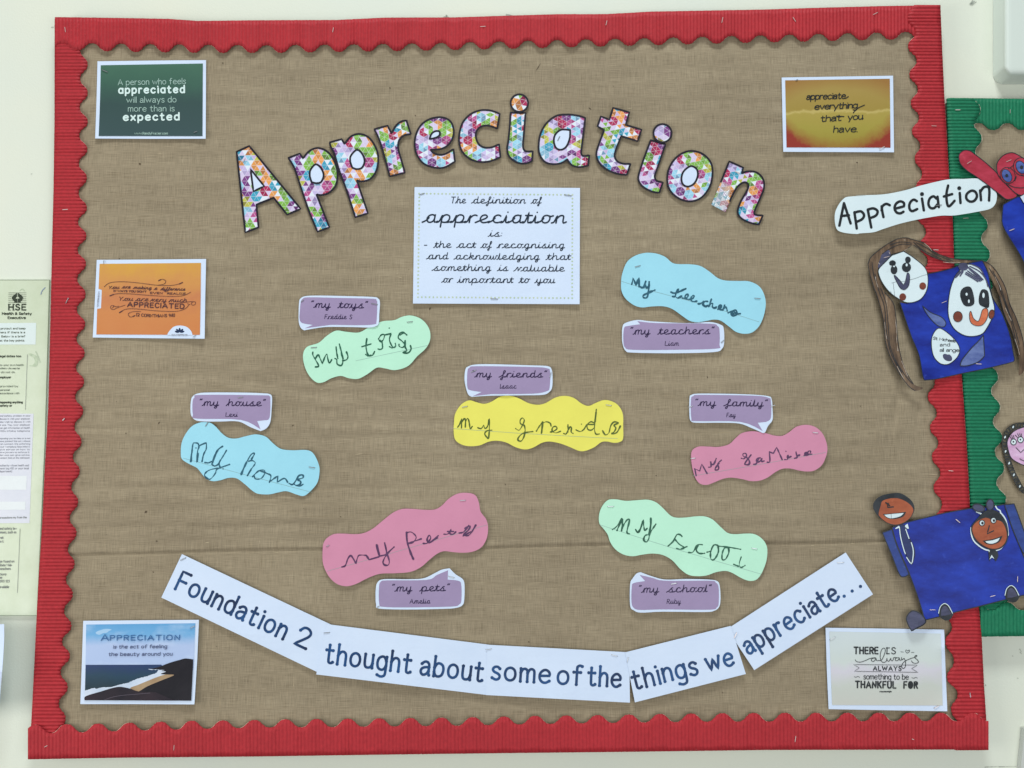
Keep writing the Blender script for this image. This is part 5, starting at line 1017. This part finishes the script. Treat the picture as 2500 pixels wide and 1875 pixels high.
z = Z(2100,340,K5)
T = Thing('painted_cutout', 'painted cut-out with a raised red arm, red face with round glasses and a blue body', 'painting', (2440,470), .0352, lifts=[(2350,380,60,.003)], wob=.0006)
am = shape(z, '1335,270 1340,200 1400,150 1480,155 1540,195 1700,320 1860,470 2000,640 2120,760 1990,812 1880,740 1700,600 1560,500 1440,420 1360,340', 4)
T.poly('red_arm', am, 'pred', 0, .0005); T.outline('arm_outline', [am], 2.0, 'pblack', .0003)
hp = shape(z, '1850,440 1850,320 1930,220 2040,180 2130,210 2260,300 2370,430 2390,600 2300,740 2130,745 1990,620 1890,520', 4)
T.poly('red_head', hp, 'pred', .0006, .0004); T.outline('head_outline', [hp], 2.0, 'pblack', .0009)
el(z, T, 'glasses', 1992,488,100,112, 'pred', .0008, -.5, 'pblack', 1.8); el(z, T, 'glasses', 2185,370,112,125, 'pred', .0008, -.5, 'pblack', 1.8)
el(z, T, 'iris', 1980,492,62,92, 'iris', .0012, -.5, 'pblack', 1.5); el(z, T, 'iris', 2172,378,62,92, 'iris', .0012, -.5, 'pblack', 1.5)
el(z, T, 'pupil', 1980,490,20,22, 'pblack', .0016); el(z, T, 'pupil', 2180,378,22,26, 'pblack', .0016)
T.words('smile', strokes(z, '1990,600 2060,640 2150,655 2240,650/2000,395 2040,375 2075,345/2090,560 2110,500/2170,480 2240,500',3), 1.8, 'pblack', .0012)
bp = smooth(P('2449,499* 2476,484* 2500,477 2600,465* 2640,720* 2530,700 2500,640 2480,605 2455,565 2446,540'), True, 3)
T.poly('blue_body', bp, 'pblue', .0004, .0005); T.outline('body_outline', [bp], 2.6, 'pblack', .0008)
T.poly('white_collar', shape(z, '2155,775* 2212,740* 2280,740* 2260,880* 2205,860*', 1), 'lightblue', .0010); T.outline('collar_outline', [shape(z, '2155,775* 2212,740* 2280,740* 2260,880* 2205,860*', 1)], 2, 'pblack', .0012)
for a in ((1440,330,1505,290),(1970,305,2042,275)): T.staple(*sp(z,*a),'staple_bright',.0011,1.1)
T.staple(*sp(z,2012,1236,2084,1208),'staple_bright',.0012,1.8)

z = Z(2300,960,K5)
T = Thing('painted_cutout', 'painted cut-out of a pink face with long lashes framed by a dark plaited braid', 'painting', (2500,1090), .0262, lifts=[(2500,1150,60,.005)], wob=.0006)
fp = shape(z, '880,650 950,530 1060,470 1150,460 1250,520 1300,700 1250,900 1130,972 1030,940 940,880 900,790', 4)
T.poly('pink_face', fp, 'ppink', .0004, .0004); T.outline('face_outline', [fp], 2.0, 'pblack', .0007)
braid = strokes(z, '1300,440 1200,425 1100,432 1000,440 910,490 862,560 842,640 845,720 862,800 890,890 918,980 960,1080 1010,1180 1060,1270 1110,1320 1180,1340', 5)[0]
T.ribbon('braid_backing', [braid], 13, ink_mat('braid_paint', (40,40,34), (92,88,70), scale=160), .0001)
links = []
acc = 0
for a, b in zip(braid, braid[1:]):
    acc += math.hypot(b[0]-a[0], b[1]-a[1])
    if acc > 6.6:
        acc = 0; ang = math.atan2(b[1]-a[1], b[0]-a[0]); e = ellipse(b[0], b[1], 3.8, 6.4, ang + .3, 12); links.append(e + [e[0]])
T.ribbon('braid_links', links, 1.6, 'pblack', .0004)
for i in range(3, len(links), 4):
    cx = sum(p[0] for p in links[i])/13; cy = sum(p[1] for p in links[i])/13; T.poly('braid_bead', ellipse(cx, cy, 1.8, 3.4, .4, 10), 'white2', .0006)
for (cx,cy) in ((965,658),(1060,628)):
    el(z, T, 'eye', cx, cy, 38, 40, 'white2', .0009, 0, 'pblack', 1.9); el(z, T, 'pupil', cx-2, cy-2, 11, 12, 'pblack', .0013)
T.words('face_lines', strokes(z, '940,620 915,580/955,615 940,570/975,615 965,570/1020,600 990,565/1040,590 1020,545/1060,585 1048,545/1078,592 1072,548/1000,735* 1062,800* 1120,750/1050,885 1106,912 1170,905',2), 1.6, 'pblack', .0010)

# ================================================================== health and safety poster at the left edge
k = N('pale_green_poster', .3, .4); v = k.obj()
g = k.mix(k.ramp(k.noise(v, 16, 5, .65), [(.35,(0,0,0)),(.7,(1,1,1))]), rgb(202,213,186), rgb(213,223,200)); k.col(g); k.bump(k.noise(v, 22, 3), .003, .3); MAT['poster'] = k.m
MAT['panel'] = paper_mat('poster_panel', (216,232,228), (222,232,232), .35); MAT['panel2'] = paper_mat('poster_lilac_panel', (212,216,228), (222,224,232), .35); MAT['panel3'] = paper_mat('poster_white_box', (230,236,238), None, .35)
MAT['dark_ink2'] = ink_mat('poster_grey', (96,106,92)); MAT['stain'] = ink_mat('grey_smear', (176,192,164), (198,212,184), scale=150)
T = Thing('safety_poster', 'pale green health and safety poster cut off by the left edge of the photo', 'poster', (20,1090), .004, wob=.0004)
T.poly('poster_sheet', [(-260,684),(120.5,683.5),(109,1081.6),(99,1300),(89.8,1502.6),(-260,1503)], 'poster', 0, .0035)
T.outline('poster_edge', [[(-260,684),(120.5,683.5),(109,1081.6),(99,1300),(89.8,1502.6),(-260,1503)]], 1.1, ink_mat('poster_rim',(128,142,118)), .0003)
z = Z(0,660,2212/300)
for y in (405,440,475,512,547,582): T.ribbon('logo_line', strokes(z, '152,%d 470,%d' % (y,y), 1), .9, 'dark_ink', .0004)
T.poly('logo_hand', shape(z, '305,405* 305,465* 275,505* 310,510* 310,582* 255,582* 255,550* 222,522 215,480 250,445*', 3), 'dark_ink', .0006)
T.poly('logo_hand', shape(z, '322,405* 322,465* 352,505* 320,510* 320,582* 372,582* 374,548* 404,525 413,485 380,445*', 3), 'dark_ink', .0006)
T.ribbon('poster_title', text(z,'HSE',158,712,462,712,66,gap=5), 3.4, 'dark_ink', .0004)
T.ribbon('poster_title', strokes(z,'148,612 192,612/148,716 192,716/228,612 262,612/228,716 262,716/390,612 470,612/390,716 470,716',1), 1.5, 'dark_ink', .0004)
T.words('poster_heading', text(z,'Health & Safety',38,797,566,799,27) + text(z,'Executive',140,872,460,872,27), 1.5, 'dark_ink', .0004)
T.poly('white_panel', shape(z, '-900,955* 652,945* 640,1335* -900,1340*', 1), 'panel', .0003)
T.ribbon('poster_text', text(z,'protect and keep',12,1063,455,1060,22) + text(z,'hers. If there is a',-6,1133,450,1131,22) + text(z,'Below is a brief',25,1206,452,1203,22) + text(z,'at the key points.',-6,1280,440,1277,22), 1.0, 'dark_ink2', .0005)
T.words('smear', strokes(z,'360,360 400,335 440,370/640,1460 690,1560 720,1659',3), 2.0, 'stain', .0005)
T.ribbon('blue_pen_mark', strokes(z,'735,432 748,385 775,345 812,310',3), 1.8, ink_mat('blue_pen',(130,146,178)), .0007)
z = Z(0,860,K5)
tt = []
for (s_,x1,y) in (('to your own health',316,183),('others who may be',266,228),('I do not do.',205,280),('provided by',243,470),('personal',128,520),('accordance with',257,565)): tt += text(z,s_,-4,y,x1,y-1,15)
T.ribbon('poster_text', tt, .75, 'dark_ink2', .0005)
tt = []
for (s_,x1,y) in (('legal duties too.',288,65),('employer',148,350),('happening anything',303,687),('safety or',160,733)): tt += text(z,s_,-6 if x1 != 148 else -20,y,x1,y-1,17)
T.ribbon('bold_poster_text', tt, 1.2, 'dark_ink', .0005)
T.ribbon('column_rule', strokes(z,'370,30 342,775',1) + strokes(Z(0,1140,2212/380*.75),'213,660 185,1340',1), .9, 'grey_ink', .0005)
T.poly('smear', shape(z,'385,10 450,28 500,60 515,120 492,190 420,188 395,178 450,165 470,120 450,70 400,40', 3), 'stain', .0004)
T.poly('lilac_panel', P('-260,1008* 82,1010* 78,1120* 72,1277* -260,1279*')and[(p[0],p[1]) for p in P('-260,1008* 82,1010* 78,1120* 72,1277* -260,1279*')], 'panel2', .0003)
tt = []
for i, s_ in enumerate(('and safety problem in your','discuss it with your employer.','also wish to discuss it with','is one. You, your employer','can get information on health','HSEs infoline telephone')): tt += text(z,s_,-8,868+41*i,412-2*i,866+41*i,13)
for i, s_ in enumerate(('exposing you to risks or is not','have pointed this out without','can contact the enforcing','your workplace (see below).','give advice on how to','have powers to enforce it.','Service can give advice','contact them at the addresses')): tt += text(z,s_,-8,1172+37.6*i,410-2*i,1170+37.6*i,12)
for i, (s_,x1) in enumerate((('authority whose health and',388),('ment (eg HSE or your local',386),('department)',160))): tt += text(z,s_,-8,1540+40*i,x1,1538+40*i,16)
T.ribbon('small_poster_text', tt, .75, 'grey_ink2', .0005)
z = Z(0,1140,4.365)
T.poly('white_box', [(p[0],p[1]) for p in z('-600,95 285,95 280,243 -600,245')], 'panel3', .0005); T.poly('white_box', [(p[0],p[1]) for p in z('-600,370 272,370 270,456 -600,460')], 'panel3', .0005)
tt = text(z,'precautions my from the',-6,550,283,546,13)
T.ribbon('small_poster_text', tt, .8, 'grey_ink', .0005)
tt = []
for (s_,x1,y) in (('and safety law',176,668),('issues, such as',172,707),('work',35,765),('at',38,805),('be found on',150,1018),('State Web-',128,1058),('ness.hses',112,1096),('tions',66,1155),('ory',22,1190),('000 123',100,1230),('available',95,1290)): tt += text(z,s_,-5,y,x1,y-1,16)
T.ribbon('poster_text', tt, .95, 'grey_ink', .0005)

# ================================================================== things cut by the frame
T = Thing('leaflet', 'corner of a white leaflet standing off the wall at the lower left edge', 'leaflet', (-20,1640), .045, lifts=[(10,1640,160,.02)], wob=.001)
T.poly('paper', smooth(P('-260,1522* 10,1524* 10,1560 8,1600 5,1640 2,1680 -3,1740* -260,1760*'), True, 3), 'white', 0, .0005)
def casing():
    x0, x1, y0, y1, r = 2449, 2760, -260, 186, 24
    def loop(i, d):
        out = []
        for cx, cy, a0 in ((x0+r, y1-r, 90), (x0+r, y0+r, 180), (x1-r, y0+r, 270), (x1-r, y1-r, 0)):
            for j in range(7):
                a = RD(a0 + j*15); rr = r - i * .6; out.append(at(cx + (rr if rr > 2 else 2)*math.cos(a) + (i*.4)*(1 if cx < 2600 else -1), cy + (rr if rr > 2 else 2)*math.sin(a) + (i*.4)*(1 if cy < 0 else -1), d))
        return out
    def inset(i, d):
        out = []
        for cx, cy, a0 in ((x0+r, y1-r, 90), (x0+r, y0+r, 180), (x1-r, y0+r, 270), (x1-r, y1-r, 0)):
            for j in range(7):
                a = RD(a0 + j*15); out.append(at(cx + (r-i)*math.cos(a), cy + (r-i)*math.sin(a), d))
        return out
    T = Thing('wall_casing', 'rounded white plastic casing fixed to the wall in the upper right corner', 'wall unit', (2600,0), .03, wob=0)
    L0 = inset(0, .034); rings = [[Vector((p.x, -.0005, p.z)) for p in L0], L0, inset(2, .0375), inset(5, .041), inset(9, .0435), inset(14, .0448), inset(20, .0452)]
    V = [p for rg in rings for p in rg]; n = len(L0)
    Fs = [(a*n+j, a*n+(j+1) % n, (a+1)*n+(j+1) % n, (a+1)*n+j) for a in range(len(rings)-1) for j in range(n)]
    Fs.append(tuple(range((len(rings)-1)*n, len(rings)*n)))
    T.mk('casing', V, Fs, 'plastic')
casing()
T = Thing('cable_trunking', 'pale grey trunking cut off by the bottom right corner of the photo', 'cable trunking', (2540,1850), .012, wob=0)
T.poly('cover', [(2502,1780),(2498,1820),(2492,1880),(2484,2000),(2600,2000),(2600,1780)], ink_mat('grey_trunking',(196,200,194)), 0, .0115)
